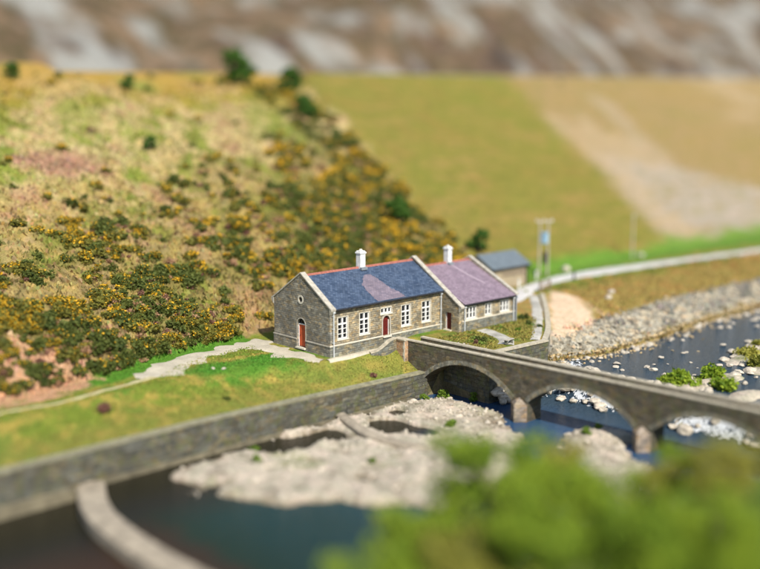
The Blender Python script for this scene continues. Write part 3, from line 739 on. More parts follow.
for x, mm_, r_ in ((.28, 'pipe', .055), (X1-X0-.5, 'pipe', .06), (X1-X0-.12, 'greypipe', .09)):
    p = MB(); p.tube((x, -.17, ZE-ZB-.2), (x, -.17, .2), r_, n=8); p.box(x-.12, x+.12, -.29, -.06, ZE-ZB-.4, ZE-ZB-.17); p.build('downpipe', M[mm_], wing)
# valley line of lead on the purple roof, running down from the chimney
sl2 = (ZR-ZE+.12)/(ry+.3)
p = MB()
pts = [(19.75-X0, ry-.6), (20.3-X0, ry-2.6), (20.9-X0, ry-4.2)]
for (a, c), (e, g) in zip(pts[:-1], pts[1:]):
    za = ZE-.12-ZB+(c+.3)*sl2+.125; ze = ZE-.12-ZB+(g+.3)*sl2+.125
    p.hexa([(a-.09, c, za), (a+.09, c, za), (e+.09, g, ze), (e-.09, g, ze)], [(a-.09, c, za+.02), (a+.09, c, za+.02), (e+.09, g, ze+.02), (e-.09, g, ze+.02)])
p.build('lead_strip', M['purple_pale'], wing)

# ------------------------------------------------------------------ outbuilding
OX, OY, OZ = 33.3, 9.6, .62
ob = empty('stone_outbuilding', (OX, OY, OZ))
tag(ob, 'small outbuilding with pale grey slate roof beyond the cottage end', 'outbuilding')
OLn, OW, OE, ORr = 6.5, 4.6, 2.75, 4.1
OF = lambda u, v, d: (u, d, v)
gdr = rect(1.9, 5.9, -.1, 1.75)
w_ = MB(); w_.panel(rect(0, OLn, -.4, OE), [gdr], OF, .3); w_.panel(rect(0, OLn, -.4, OE), [], lambda u, v, d: (u, OW-d, v), .3)
for xx, s_ in ((.002, 1), (OLn-.002, -1)):
    w_.panel([(0, -.4), (OW, -.4), (OW, OE), (OW/2, ORr), (0, OE)], [], lambda u, v, d: (xx+s_*d, u, v), .3)
w_.build('wall', M['render'], ob)
roof_slab(ob, -.25, OLn+.25, -.3, OE-.1, OW/2, ORr, OW+.3, OE-.1, M['grey_slate'], .13)
d_ = MB(); d_.box(1.92, 3.88, .1, .16, -.1, 1.73); d_.box(3.92, 5.88, .1, .16, -.1, 1.73); d_.build('garage_door', M['render'], ob)
d_ = MB(); d_.box(1.8, 6.0, -.06, -.003, 1.76, 2.05); d_.build('lintel', M['timber'], ob)
d_ = MB(); d_.box(-.25, OLn+.25, -.4, -.305, OE-.16, OE-.05); d_.build('gutter', M['gutter'], ob)

# ------------------------------------------------------------------ bridge
BP0 = Vector((7.62, -2.49)); BD = Vector((.0665, -.9978)).normalized(); BN = Vector((-BD.y, BD.x))  # across, upstream
def Bm(t, z, off): q = BP0+BD*t+BN*off; return (q.x, q.y, z)
BT = 48; BW = 2.1; PT = .92
br = empty('stone_bridge', (BP0.x, BP0.y, 0)); tag(br, 'narrow grey stone footbridge with three low arches crossing the river', 'bridge')
bo = Vector((BP0.x, BP0.y, 0))
Bl = lambda t, z, off: tuple(Vector(Bm(t, z, off))-bo)
ARCH = [(1.9, 12.1), (13.8, 24.2), (25.8, 36.2)]
CR = -.42; SP = -2.55
def arcp(a, c, rise_extra=0, n=18):
    s_ = (c-a)/2; h = CR-SP; Rr = (s_*s_+h*h)/(2*h); cz = CR-Rr; mid = (a+c)/2
    Ro = Rr+rise_extra; an = math.asin(s_/Rr)
    return [(mid+Ro*math.sin(-an+2*an*k/n), cz+Ro*math.cos(-an+2*an*k/n)) for k in range(n+1)]
out = [(0, PT-.1)]; 
low = [(0, -2.6)]
for a, c in ARCH:
    low += [(a, -5.2), (a, SP)] if a > 2 else [(a, -5.2), (a, SP)]
    low += arcp(a, c)[1:-1] + [(c, SP), (c, -5.2)]
low[0] = (0, -5.2)
low += [(BT, -5.2), (BT, PT-.1)]
poly = low+[(0, PT-.1)]
sp = MB()
def spandrel(z_clip, off0, off1):
    # solid body with arch tunnels up to the deck, then the parapets
    pass
body = low[:-1]+[(BT, .15), (0, .15)]
sp.panel(body, [], lambda u, v, d: Bl(u, v, .003+d), BW-.006)
sp.build('arched_body', M['bridge'], br)
for off, nm in ((0, 'parapet'), (BW-.34, 'parapet')):
    p = MB(); p.panel([(0, .152), (BT, .152), (BT, PT-.12), (0, PT-.12)], [], lambda u, v, d: Bl(u, v, off+d), .34)
    po = p.build(nm, M['bridge'], br)
    c = MB(); t = 0
    while t < BT:
        e = min(BT, t+random.uniform(.8, 1.2)); j = random.uniform(-.012, .012)
        c.hexa([Bl(t, PT-.118, off-.05), Bl(e-.015, PT-.118, off-.05), Bl(e-.015, PT-.118, off+.39), Bl(t, PT-.118, off+.39)],
               [Bl(t, PT+.02+j, off-.04), Bl(e-.015, PT+.02+j, off-.04), Bl(e-.015, PT+.02+j, off+.38), Bl(t, PT+.02+j, off+.38)]); t = e
    c.build('parapet_coping', M['coping'], po, bevel=.02)
dk = MB(); dk.panel([(0, .155), (BT, .155), (BT, .2), (0, .2)], [], lambda u, v, d: Bl(u, v, .345+d), BW-.69); dk.build('deck', M['gravel'], br)
for a, c in ARCH:
    inner = arcp(a, c, -.0, 22); outer = arcp(a, c, .42, 22)
    for o0 in (-.035, BW-.005):
        v = MB()
        for k in range(22):
            q = [inner[k], inner[k+1], outer[k+1], outer[k]]
            v.hexa([Bl(t, z, o0) for t, z in q], [Bl(t, z, o0+.04) for t, z in q])
        v.build('arch_ring', M['voussoir'], br)
    sc_ = MB()
for t0, t1 in ((12.1, 13.8), (24.2, 25.8)):
    mid = (t0+t1)/2
    for s_, o0 in ((-1, -.0), (1, BW)):
        c = MB()
        pts_ = [BP0+BD*(t0-.0)+BN*(o0), BP0+BD*mid+BN*(o0+s_*.75), BP0+BD*t1+BN*(o0)]
        P = [(q.x-bo.x, q.y-bo.y) for q in pts_]; c.prism(P, -5.2, -2.75)
        top = BP0+BD*mid+BN*(o0); n0 = [(*P[0], -2.75), (*P[1], -2.75), (*P[2], -2.75)]
        tp = (top.x-bo.x, top.y-bo.y, -2.2)
        for i in range(3): c.face([n0[i], n0[(i+1) % 3], tp])
        c.build('pier_cutwater', stonepier := M.setdefault('pier', stone('pier_stone', (.36, .28, .21), (.28, .23, .18), (.2, .17, .13), .6, .3, moss=.3)), br)
# end pilaster of orange brick with stone quoins
pil = empty('brick_pillar', (7.3, -1.7, -1.6)); tag(pil, 'square orange brick pillar with pale stone corners at the bridge end', 'pillar')
q = MB(); q.box(-.12, .5, -.72, .68, -.3, 2.42); q.build('shaft', M['brick'], pil)
q = MB()
for k in range(7):
    w_k = .26 if k % 2 else .16; z = k*.35-.1; q.box(-.15, -.123, -.75, -.75+w_k, z, z+.33); q.box(-.15, -.123, .71-w_k, .71, z, z+.33)
q.build('quoins', M['dressed'], pil)
q = MB(); q.box(-.2, .56, -.78, .74, 2.423, 2.58); q.build('cap_stone', M['coping'], pil, bevel=.02)
# curved approach wall between pavement and pillar
aw = empty('curved_approach_wall', (4.9, -1.15, 0)); tag(aw, 'short curved stone wall with sloping mossy top beside the hall door', 'wall')
def curve_wall(parent, base, pts, th, m, mc, name='wall', cop=.13, zb=-2):
    """pts: (x, y, ztop)"""
    w = MB(); c = MB(); P = [Vector((p[0]-base[0], p[1]-base[1])) for p in pts]; n = len(P)
    N = []
    for i in range(n):
        t = (P[min(i+1, n-1)]-P[max(i-1, 0)]).normalized(); N.append(Vector((-t.y, t.x)))
    z0 = zb-base[2]
    for i in range(n-1):
        a, e = P[i], P[i+1]; na, ne = N[i]*th/2, N[i+1]*th/2; za, ze = pts[i][2]-base[2], pts[i+1][2]-base[2]
        w.hexa([(*(a-na), z0), (*(e-ne), z0), (*(e+ne), z0), (*(a+na), z0)], [(*(a-na), za-cop), (*(e-ne), ze-cop), (*(e+ne), ze-cop), (*(a+na), za-cop)])
        ka, ke = N[i]*(th/2+.05), N[i+1]*(th/2+.05)
        c.hexa([(*(a-ka), za-cop+.002), (*(e-ke), ze-cop+.002), (*(e+ke), ze-cop+.002), (*(a+ka), za-cop+.002)], [(*(a-ka), za), (*(e-ke), ze), (*(e+ke), ze), (*(a+ka), za)])
    o = w.build(name, m, parent); c.build('coping', mc, o if parent else None); return o
def spline(pts, n=5):
    out = []
    P = [Vector(p) for p in pts]
    for i in range(len(P)-1):
        p0, p1, p2, p3 = P[max(i-1, 0)], P[i], P[i+1], P[min(i+2, len(P)-1)]
        for k in range(n):
            t = k/n; out.append(tuple(.5*((2*p1)+(p2-p0)*t+(2*p0-5*p1+4*p2-p3)*t*t+(3*p1-p0-3*p2+p3)*t**3)))
    out.append(tuple(P[-1])); return out
curve_wall(aw, (4.9, -1.15, 0), spline([(3.9, -1.15, .1), (4.6, -1.3, .2), (5.4, -1.42, .6), (6.2, -1.35, .95), (7.15, -1.15, 1.0)]), .32, M['plinth'], M['coping'], zb=-2.2)
q = MB(); q.panel([(p[0], p[1]) for p in arch_pts(-.16, .16, 0, .4, 8)], [], lambda u, v, d: (1.55+u, -.46+d, v-1.0), .05); q.build('niche', M['dressed'], aw)

# river wall
def stone_run(name, label, cat, pts, th, m, mc, zb, base=None, cop=.16):
    base = base or (pts[0][0], pts[0][1], zb); r = empty(name, base); tag(r, label, cat); curve_wall(r, base, pts, th, m, mc, cop=cop, zb=zb); return r
pts = [(x, -4.2, float(wtop(x))+.12) for x in np.linspace(-60, 8.1, 60)]
M['coping_wall'] = simple('mossy_coping_stone', (.23, .215, .14), .35, 1.8)
rw = stone_run('river_wall', 'long dark stone retaining wall between the grass bank and the river', 'wall', pts, .66, M['river_wall'], M['coping_wall'], -6)
q = MB(); q.box(0, 66, -.72, -.335, .2, 1.98); q.build('footing', simple('mossy_footing', (.15, .13, .085), .4, 1.), rw)
gp = [(10.75, -4.4, .5), (10.75, -9.75, .45)]
stone_run('garden_side_wall', 'dark stone wall under the first arch holding up the garden', 'wall', gp, .5, M['river_wall'], M['coping'], -5.5)
gp = [(10.5, -9.85, .5), (14, -9.9, .47), (18.9, -10.0, .45)]
stone_run('garden_wall', 'grey stone retaining wall along the front of the cottage garden above the river', 'wall', gp, .55, M['river_wall'], M['coping'], -5.5)
gp = spline([(18.75, -9.9, .45), (22.3, -7.5, .52), (26.3, -4.3, .6), (31, -.3, .72), (36.2, 4.4, .85)], 4)
stone_run('path_edge_wall', 'low pale stone wall beside the path from the garden corner up to the road', 'wall', gp, .45, M['plinth'], M['coping'], -2.6)
# weirs
def sweep(name, label, cat, pts, w, zt, zb, m):
    P = [Vector(p) for p in spline([(a, b_, 0) for a, b_ in pts], 6)]; base = P[0].copy(); mb = MB(); rows = []
    prof = [(-w/2, zb), (-w/2, zt-.18), (-w/2+.2, zt-.03), (0, zt+.03), (w/2-.2, zt-.03), (w/2, zt-.18), (w/2, zb)]
    for i, p in enumerate(P):
        t = (P[min(i+1, len(P)-1)]-P[max(i-1, 0)]).normalized(); nn = Vector((-t.y, t.x, 0))
        rows.append([tuple(p-base+nn*u+Vector((0, 0, z+.03*vnoise(i*.8, u)))) for u, z in prof])
    for i in range(len(rows)-1):
        for k in range(len(prof)-1): mb.face([rows[i][k], rows[i][k+1], rows[i+1][k+1], rows[i+1][k]])
    mb.face(rows[0]); mb.face(rows[-1])
    return tag(mb.build(name, m, None, tuple(base)), label, cat)
sweep('river_weir', 'wide curved concrete weir sweeping out from the river wall into the dark pool', 'weir', WEIR, 2.0, -3.95, -5.8, M['concrete'])
sweep('river_sill', 'narrow pale concrete sill crossing the gravel bar between brown pools', 'sill', SILL, 1.0, -3.55, -5.2, M['concrete'])

# ------------------------------------------------------------------ rocks
def rockmesh(name, seed, sub=2, flat=.7):
    r_ = np.random.default_rng(seed); bm = bmesh.new(); bmesh.ops.create_icosphere(bm, subdivisions=sub, radius=1)
    pl_ = [(Vector(r_.normal(size=3)).normalized(), r_.uniform(.55, .95)) for _ in range(9)]
    for v in bm.verts:
        for n_, d_ in pl_:
            k = v.co.dot(n_)
            if k > d_: v.co -= n_*(k-d_)*.9
        v.co *= 1+.06*r_.normal(); v.co.z *= flat
    me = bpy.data.meshes.new(name); bm.to_mesh(me); bm.free(); me.materials.append(M['rock']); return me
RM = [rockmesh('boulder', 100+k, 2, .6+.08*k) for k in range(6)]
def place_rock(x, y, s, label, group, z=None, sink=.25):
    z = float(H(x, y)) if z is None else z
    o = bpy.data.objects.new('boulder', RM[random.randrange(6)]); COL.objects.link(o)
    o.location = (x, y, z+s*.5*(1-2*sink)); o.rotation_euler = (random.uniform(-.2, .2), random.uniform(-.2, .2), random.uniform(0, 6.3))
    o.scale = (s*random.uniform(.8, 1.3), s*random.uniform(.7, 1.1), s*random.uniform(.6, .9)); return tag(o, label, 'rock', group)
def wln(x): return float(np.interp(x, [18, 22, 26, 37, 47, 61, 100], [-9.6, -9.8, -11.4, -11.2, -10, -9.9, -11]))
for k in range(60):       # along the far waterline
    x = random.uniform(20, 62); y = wln(x)-abs(random.gauss(0, 1.0))-.1
    place_rock(x, y, random.uniform(.12, .42)*(1.4 if random.random() < .1 else 1), 'pale stone in the shallows at the foot of the rubble bank', 'stones along the far waterline', z=-2.12)
for k in range(46):       # open river upstream
    x = random.uniform(20, 58); y = wln(x)-random.uniform(2.5, 13)
    place_rock(x, y, random.uniform(.12, .45), 'pale stone standing out of the upstream river', 'stones in the open river', z=-2.12)
for (px, py, a, b_) in ISL[:6]:
    for k in range(12):
        an = random.uniform(0, 6.3); q = random.uniform(.6, 1.35)
        place_rock(px+a*q*math.cos(an), py+b_*q*math.sin(an), random.uniform(.2, .55), 'pale rock around a bushy river island', 'rocks round the river islands', z=-2.08)
for k in range(70):       # cascade below the bridge
    x = random.uniform(16, 20.5); y = random.uniform(-34, -11.5)
    place_rock(x, y, random.uniform(.3, .8), 'rock in the white water just above the bridge', 'rocks in the cascade', z=float(waterz(x, y))+.05)
for k in range(22):
    x = random.uniform(11.0, 13.2); y = random.uniform(-11.2, -10.3); place_rock(x, y, random.uniform(.3, .6), 'pale rock piled at the foot of the garden wall, seen through the first arch', 'rocks under the garden wall', z=-4.1+.9*(y+11.2))
for k in range(20):
    x = random.uniform(-1, 8); y = random.uniform(-32, -6)
    if H(x, y) > -4.5: place_rock(x, y, random.uniform(.2, .5), 'pale rock lying on the gravel bar near the bridge piers', 'rocks on the gravel bar')
place_rock(44.2, .4, .55, 'larger white boulder on the tan grass bank below the road', None)
place_rock(41.6, -1.0, .5, 'grey boulder lower down beside the white one on the tan bank', None)
place_rock(-10.2, 3.9, .2, 'small white stone on the bright lawn, nearer the gravel track', None)
place_rock(-9.6, 3.2, .22, 'small white stone on the bright lawn, nearer the hall', None)
for a, c, l in ((51.5, 12.8, 'long pale rock on the green verge behind the road'), (69.5, 13.2, 'pale rock on the verge beside the lone pole')): place_rock(a, c, .75, l, None)
# riprap: thousands of broken stones, one mass
def tetra_rocks(name, XY, S, m, zoff=0, label=None, cat=None):
    bm = bmesh.new(); bmesh.ops.create_icosphere(bm, subdivisions=1, radius=1)
    bv = np.array([v.co[:] for v in bm.verts]); bf = np.array([[v.index for v in f.verts] for f in bm.faces]); bm.free()
    n = len(XY); z = H(XY[:, 0], XY[:, 1])+zoff; V = np.zeros((n, len(bv), 3))
    jit = 1+.28*rng.normal(size=(n, len(bv), 1)).clip(-1.2, 1.2)
    ang = rng.uniform(0, 6.3, n); sc3 = S[:, None]*rng.uniform(.6, 1.25, (n, 3)); sc3[:, 2] *= .7
    L = bv[None]*jit*sc3[:, None, :]; tl = rng.normal(0, .25, n)
    x = L[..., 0]*np.cos(ang)[:, None]-L[..., 1]*np.sin(ang)[:, None]; y = L[..., 0]*np.sin(ang)[:, None]+L[..., 1]*np.cos(ang)[:, None]
    V[..., 0] = x+XY[:, 0, None]; V[..., 1] = y+XY[:, 1, None]; V[..., 2] = L[..., 2]+x*tl[:, None]+z[:, None]+S[:, None]*.15
    Q = V[:, bf].reshape(-1, 3, 3); me = quadmesh(name, Q, nper=3)
    o = link(name, me, m); return tag(o, label, cat, kind='stuff')
n = 13000; X = rng.uniform(18.8, 90, n)**1.0; t = rng.random(n)
X = 18.9+(rng.random(n)**1.25)*75
wl = np.interp(X, [18, 22, 26, 37, 47, 61, 100], [-9.6, -9.8, -11.4, -11.2, -10, -9.9, -11])
Yv = wl+.3+t*np.interp(X, [18, 24, 30, 36, 42, 100], [1.2, 2.6, 3.8, 4.6, 4.4, 4.4])*(1+.15*rng.normal(size=n))
keep = Yv < np.interp(X, [18.6, 22.3, 26.3, 31, 36.2, 40, 200], [-10.3, -8.2, -5.1, -1.2, 3.6, 8, 8])
XY = np.stack([X, Yv], 1)[keep]
m, nt, b = mat('riprap_stones'); geo = nd(nt, 'ShaderNodeTexCoord').outputs['Object']
vo = nd(nt, 'ShaderNodeTexVoronoi'); vo.inputs['Scale'].default_value = 2.2; nt.links.new(geo, vo.inputs['Vector'])
sp_ = nd(nt, 'ShaderNodeSeparateColor'); nt.links.new(vo.outputs['Color'], sp_.inputs[0])
nt.links.new(ramp(nt, sp_.outputs[0], [(0, (.14, .12, .085)), (.35, (.25, .225, .17)), (.6, (.36, .335, .27)), (.85, (.42, .36, .25)), (1, (.44, .32, .2))]), b.inputs['Base Color']); M['riprap2'] = m
tetra_rocks('riprap_stones', XY, rng.uniform(.07, .2, len(XY))*(1+.9*(rng.random(len(XY)) < .08)), M['riprap2'], label='grey broken stone rubble piled along the far river bank', cat='rubble')
# stones washed on the bars and the bank edge
n = 5200; X = rng.uniform(-24, 12, n); Yv = rng.uniform(-36, -5, n); keep = (H(X, Yv) > -4.35) & (Yv < -5)
XY = np.stack([X, Yv], 1)[keep]
tetra_rocks('river_cobbles', XY, rng.uniform(.05, .14, len(XY))*(1+1.2*(rng.random(len(XY)) < .04)), M['rock'], label='pale cobbles covering the gravel bars below the bridge', cat='cobbles')
n = 900; X = 20+rng.random(n)*60; Yv = np.interp(X, [18, 22, 26, 37, 47, 61, 100], [-9.6, -9.8, -11.4, -11.2, -10, -9.9, -11])-rng.exponential(.7, n)+.3
XY = np.stack([X, Yv], 1)
m2 = simple('ochre_stones', (.42, .31, .16), .4, 1.2)
tetra_rocks('shore_pebbles', XY, rng.uniform(.06, .2, n), m2, .35, label='ochre pebbles along the upstream waterline', cat='pebbles')

# white water: thin broken sheets of foam over the cascade
def foam(name, label, cx, cy, a, b_, n, size, slope=True):
    X = cx+rng.normal(0, a, n); Yv = cy+rng.normal(0, b_, n); z = waterz(X, Yv)+.06+.05*rng.random(n)
    an = rng.uniform(0, 6.3, n); s1 = size*rng.uniform(.4, 1.5, n); s2 = s1*rng.uniform(.3, .8, n); V = np.zeros((n, 6, 3))
    for k in range(6):
        q = an+k*math.pi/3; rr = rng.uniform(.7, 1.1, n)
        ux = np.cos(k*math.pi/3)*s1*rr; uy = np.sin(k*math.pi/3)*s2*rr
        V[:, k, 0] = X+ux*np.cos(an)-uy*np.sin(an); V[:, k, 1] = Yv+ux*np.sin(an)+uy*np.cos(an); V[:, k, 2] = waterz(V[:, k, 0], V[:, k, 1])+.04+.1*rng.random(n)
    return tag(link(name, quadmesh(name, V, nper=6), M['foam']), label, 'white water', kind='stuff')
foam('white_foam', 'streak of white foam where the river breaks below the garden wall corner', 19.0, -11.8, 1.1, .45, 600, .16)
foam('cascade_foam', 'white water tumbling down the rocks seen through the middle arch', 17.6, -18.5, .45, 2.4, 800, .17)
foam('cascade_foam', 'white water seen through the farthest arch', 17.6, -29, .45, 2.4, 600, .17)

# ------------------------------------------------------------------ vegetation
def leaves(n, centers, radii, size, aspect=1.6, surf=.35, up=.0):
    """n loose quads in a union of ellipsoids"""
    c = np.array(centers); r_ = np.array(radii); w = (r_.prod(1))**.7; k = rng.choice(len(c), n, p=w/w.sum())
    d = rng.normal(size=(n, 3)); d /= np.linalg.norm(d, axis=1)[:, None]; q = (surf+(1-surf)*rng.random(n))**.6
    q = np.where(rng.random(n) < .15, q*1.15, q)
    P = c[k]+d*r_[k]*q[:, None]
    a = rng.normal(size=(n, 3)); a /= np.linalg.norm(a, axis=1)[:, None]; b_ = np.cross(a, d*.6+rng.normal(size=(n, 3))); b_ /= np.linalg.norm(b_, axis=1)[:, None]
    s = size*rng.uniform(.6, 1.4, n)[:, None]; a = a*s*.5*aspect; b_ = b_*s*.5
    return np.stack([P-a-b_*.4, P-b_*.0-a*.1-b_, P+a, P-a*.1+b_], 1)
def clumps(n, R0, hgt, r, base=.3):
    out = []; rad = []
    for _ in range(n):
        an = random.uniform(0, 6.28); q = R0*math.sqrt(random.random()); z = base*hgt+(1-base)*hgt*random.random()*(1-.5*q/R0)
        s = r*random.uniform(.6, 1.3); out.append((q*math.cos(an), q*math.sin(an), z)); rad.append((s, s, s*random.uniform(.6, .9)))
    return out, rad
def bushmesh(name, n, mats, fl=0, R0=.5, hgt=.8, size=.15):
    c, r_ = clumps(7, R0, hgt, .36, .15); V = leaves(n, c, r_, size); mi = np.zeros(n, int)
    if fl:
        F = leaves(fl, [(p[0], p[1], p[2]+.08) for p in c], r_, size*.75, 1.1, surf=.95); F = F[F[:, :, 2].mean(1) > .25]
        # flowers grow in patches
        cc = F.mean(1); key = vnoise(cc[:, 0]*2.6+len(name), cc[:, 1]*2.6+fl); F = F[key > .42]
        V = np.concatenate([V, F]); mi = np.concatenate([mi, np.ones(len(F), int)])
    me = quadmesh(name, V, mi)
    for mm_ in mats: me.materials.append(mm_)
    return me
GOR = [bushmesh('gorse_bush', 300, [M['gorse'], M['gorse_flower']], f) for f in (210, 130, 70)]
GOD = [bushmesh('gorse_bush', 300, [M['gorse_dark'], M['gorse_flower']], f) for f in (0, 30, 110)]
BRK = [bushmesh('bracken_clump', 240, [M['bracken']], 0, .5, .4, .17) for f in (0, 1)]
HTH = [bushmesh('heather_clump', 240, [M['heather']], 0, .45, .45, .13)]
KINDSB = {'y': (GOR, 'gorse_bush', 'gorse bush covered in yellow flowers on the hillside behind the lawn', 'flowering gorse bushes on the hillside', 'gorse bush'),
          'd': (GOD, 'gorse_bush', 'dark green gorse bush with few flowers on the hillside', 'dark gorse bushes on the hillside', 'gorse bush'),
          'b': (BRK, 'bracken_clump', 'low clump of dead tan bracken among the gorse', 'dead bracken clumps on the hillside', 'bracken'),
          'h': (HTH, 'heather_clump', 'reddish brown heather clump among the gorse', 'brown heather clumps on the hillside', 'heather')}
# candidate positions with density falling up the hill
cand = []
def dens(x, y):
    d = y-float(hillbase(x)); n_ = float(fbm(x*.13+1, y*.13+4)); n_2 = float(fbm(x*.4, y*.4))
    if d < .1: return 0
    k = float(sm(np.interp(x, [2, 12, 30], [29, 31, 42]), np.interp(x, [2, 12, 30], [9, 10, 20]), d))
    near_dam = abs(x-(float(damx(y))-4)) < 5
    v = (.35+.65*k)*(n_*1.3+n_2*2.6+.28+.34*k)*(k*.95+.05)
    if near_dam and d < 60: v = max(v, .38+n_)
    if math.hypot((x+26)/7.5, (y-9)/3.8) < 1.0: v *= .06
    if d < 9 and x < 0: v += .3
    return v
tries = 0
while len(cand) < 3800 and tries < 90000:
    tries += 1
    x = random.uniform(-42, 52); y = float(hillbase(x))+.4+64*random.random()**1.35
    if x > float(damx(y))-.5: continue
    if -1.5 < x < 24.5 and y < 13.2: continue
    if 30 < x < 42 and y < 15.5: continue
    if x > 24 and y < 14: continue
    if random.random() < dens(x, y): cand.append((x, y))
def camd(x, y): return (x-CAM[0])*FW[0]+(y-CAM[1])*FW[1]
def inview(x, y, z, mrg=25):
    d = camd(x, y); X_ = ((x-CAM[0])*RT[0]+(y-CAM[1])*RT[1]); dz = z-CAM[2]
    dd = d*math.cos(PIT)-dz*math.sin(PIT); u = d*math.sin(PIT)+dz*math.cos(PIT)
    px = 380+FPX*X_/dd; py = 284.5-FPX*u/dd
    return -mrg < px < 760+mrg and -mrg < py < 569+mrg, dd
items = []
for x, y in cand:
    z = float(H(x, y)); v, dd = inview(x, y, z)
    if not v: continue
    d = y-float(hillbase(x)); n_ = float(fbm(x*.2+30, y*.2)); r0 = random.random()
    k = 'y' if r0 < .40+n_ else 'd' if r0 < .74 else 'b' if r0 < .9 else 'h'
    if d < 4.5 and x < -3 and r0 < .25: k = 'd'
    s = random.uniform(.55, 1.35)*(1 if k in 'yd' else .8)*(1.15 if d > 20 else 1)
    items.append((s/dd, x, y, z, s, k))
items.sort(reverse=True)
# the 290 that show largest of each kind stay individual; the rest are one mass
cnt = {}; rest = []
for _, x, y, z, s, k in items:
    nm = KINDSB[k][1]; cnt[nm] = cnt.get(nm, 0)+1
    if cnt[nm] > 290: rest.append((x, y, z, s, k)); continue
    ms, nm, lab, grp, cat = KINDSB[k]
    o = bpy.data.objects.new(nm, random.choice(ms)); COL.objects.link(o); o.location = (x, y, z-.08); o.rotation_euler = (0, 0, random.uniform(0, 6.3))
    o.scale = (s*random.uniform(.9, 1.3), s, s*random.uniform(.75, 1.15)); tag(o, lab, cat, grp)
def mass(name, items_, label, cat, mats, n1=150):
    VV = []; MI = []
    for x, y, z, s, k in items_:
        c, r_ = clumps(4, .5*s, .75*s, .38*s, .2); n_ = n1; V = leaves(n_, c, r_, .2*s); V = V+np.array([x, y, z-.05]); VV.append(V)
        a = np.full(n_, {'y': 0, 'd': 1, 'b': 3, 'h': 4}[k])
        if k == 'y': top = V[:, :, 2].mean(1)-z; a[(top > .45*s) & (rng.random(n_) < .55)] = 2
        MI.append(a)
    if not VV: return
    me = quadmesh(name, np.concatenate(VV), np.concatenate(MI)); return tag(link(name, me, mats), label, cat, kind='stuff')
mass('gorse_undergrowth', rest, 'thinner gorse and scrub farther up the hillside', 'scrub', [M['gorse'], M['gorse_dark'], M['gorse_flower'], M['bracken'], M['heather']], 110)

# tufts of dry grass over the hillside and lawn: uncountable
def tufts(name, n, fx, size, mats, pick, label):
    x, y = fx(n); z = H(x, y); an = rng.uniform(0, 6.3, n); s = size*rng.uniform(.5, 1.5, n)
    ux = np.cos(an)*s*.5; uy = np.sin(an)*s*.5; lx = rng.normal(0, .3, n)*s; ly = rng.normal(0, .3, n)*s
    V = np.zeros((n, 4, 3)); 
    for k, (a, h) in enumerate(((-1, 0), (1, 0), (.35, 1), (-.5, .8))):
        V[:, k, 0] = x+ux*a+lx*h; V[:, k, 1] = y+uy*a+ly*h; V[:, k, 2] = z-.03+s*h*.9
    me = quadmesh(name, V); C = ground_colour(x, y)*rng.uniform(.75, 1.5, (n, 1))*(1+rng.normal(0, .08, (n, 3)))
    setcol(me, np.repeat(C, 4, 0)); return tag(link(name, me, M['tuft']), label, 'grass', kind='stuff')
def hillpts(n):
    x = rng.uniform(-42, 46, n); y = hillbase(x)+rng.random(n)**1.3*60; k = x < damx(y)-1; k &= ~((x > -1) & (x < 25) & (y < 12.5)); return x[k], y[k]
def _t(name, n, fx, size, mats, pick, label):
    x, y = fx(n); return tufts(name, len(x), lambda _: (x, y), size, mats, pick, label)
_t('dry_grass', 46000, hillpts, .34, [M['straw'], M['grassblade'], M['bracken']], lambda x, y: np.where(fbm(x*.25, y*.25)+.25*rng.normal(size=len(x)) > .12, 1, np.where(rng.random(len(x)) < .2, 2, 0)), 'dry straw coloured grass tufts over the hillside')
def lawnpts(n):
    x = rng.uniform(-40, 8, n); y = rng.uniform(-3.8, 11, n); k = (y < hillbase(x)+.5) & (segdist(x, y, [(-44, 3.6), (-36, 4.1), (-29, 4.9), (-25, 3.9), (-19, 4.7)]) > .5)
    k &= segdist(x, y, [(-17, 5.2), (-15.2, 6.4), (-12.5, 8.1), (-9, 9.2), (-5, 9.7), (-.2, 10.3)]) > 1.25
    k &= segdist(x, y, [(-.9, 10.1), (-1.5, 8), (-2.0, 5.5), (-1.8, 2.5), (-1.0, -.3)]) > 1.05; k &= ~((x > -1) & (y > -1.3)); return x[k], y[k]
_t('lawn_grass', 30000, lawnpts, .12, [M['grassblade'], M['straw']], lambda x, y: (fbm(x*.6, y*.6)+.2*rng.normal(size=len(x)) > .22).astype(int), 'short green grass on the bank between track and river wall')
def bankpts(n):
    x = rng.uniform(26, 90, n); y = rng.uniform(-6, 7, n); k = (y < 6.2-(x-70).clip(0, 99)*.12) & ~((x < 38) & (y > np.interp(x, [26, 31, 38], [-6, -1, 5]))) & (inpoly(x, y, SAND) < -.3); return x[k], y[k]
m3 = leafmat('tan_grass', (.24, .16, .05), (.42, .3, .1))
_t('bank_grass', 16000, bankpts, .2, [m3, M['grassblade']], lambda x, y: (rng.random(len(x)) < .12+.04*y).astype(int), 'tan grass on the bank below the road')
def weedpts(n):
    x = 20+rng.random(n)*70; wl = np.interp(x, [18, 22, 26, 37, 47, 61, 100], [-9.6, -9.8, -11.4, -11.2, -10, -9.9, -11]); y = wl+rng.random(n)*5.5; k = fbm(x*.5+3, y*.9) > .16; k &= y < np.interp(x, [18.6, 22.3, 26.3, 31, 36.2, 40, 200], [-10.3, -8.2, -5.1, -3, 3.6, 8, 8]); return x[k], y[k]
_t('bank_weeds', 14000, weedpts, .34, [m3], None, 'ochre weeds growing between the stones of the far bank')
def shorepts(n):
    x = 20+rng.random(n)*65; wl = np.interp(x, [18, 22, 26, 37, 47, 61, 100], [-9.6, -9.8, -11.4, -11.2, -10, -9.9, -11]); return x, wl+rng.normal(.1, .4, n)
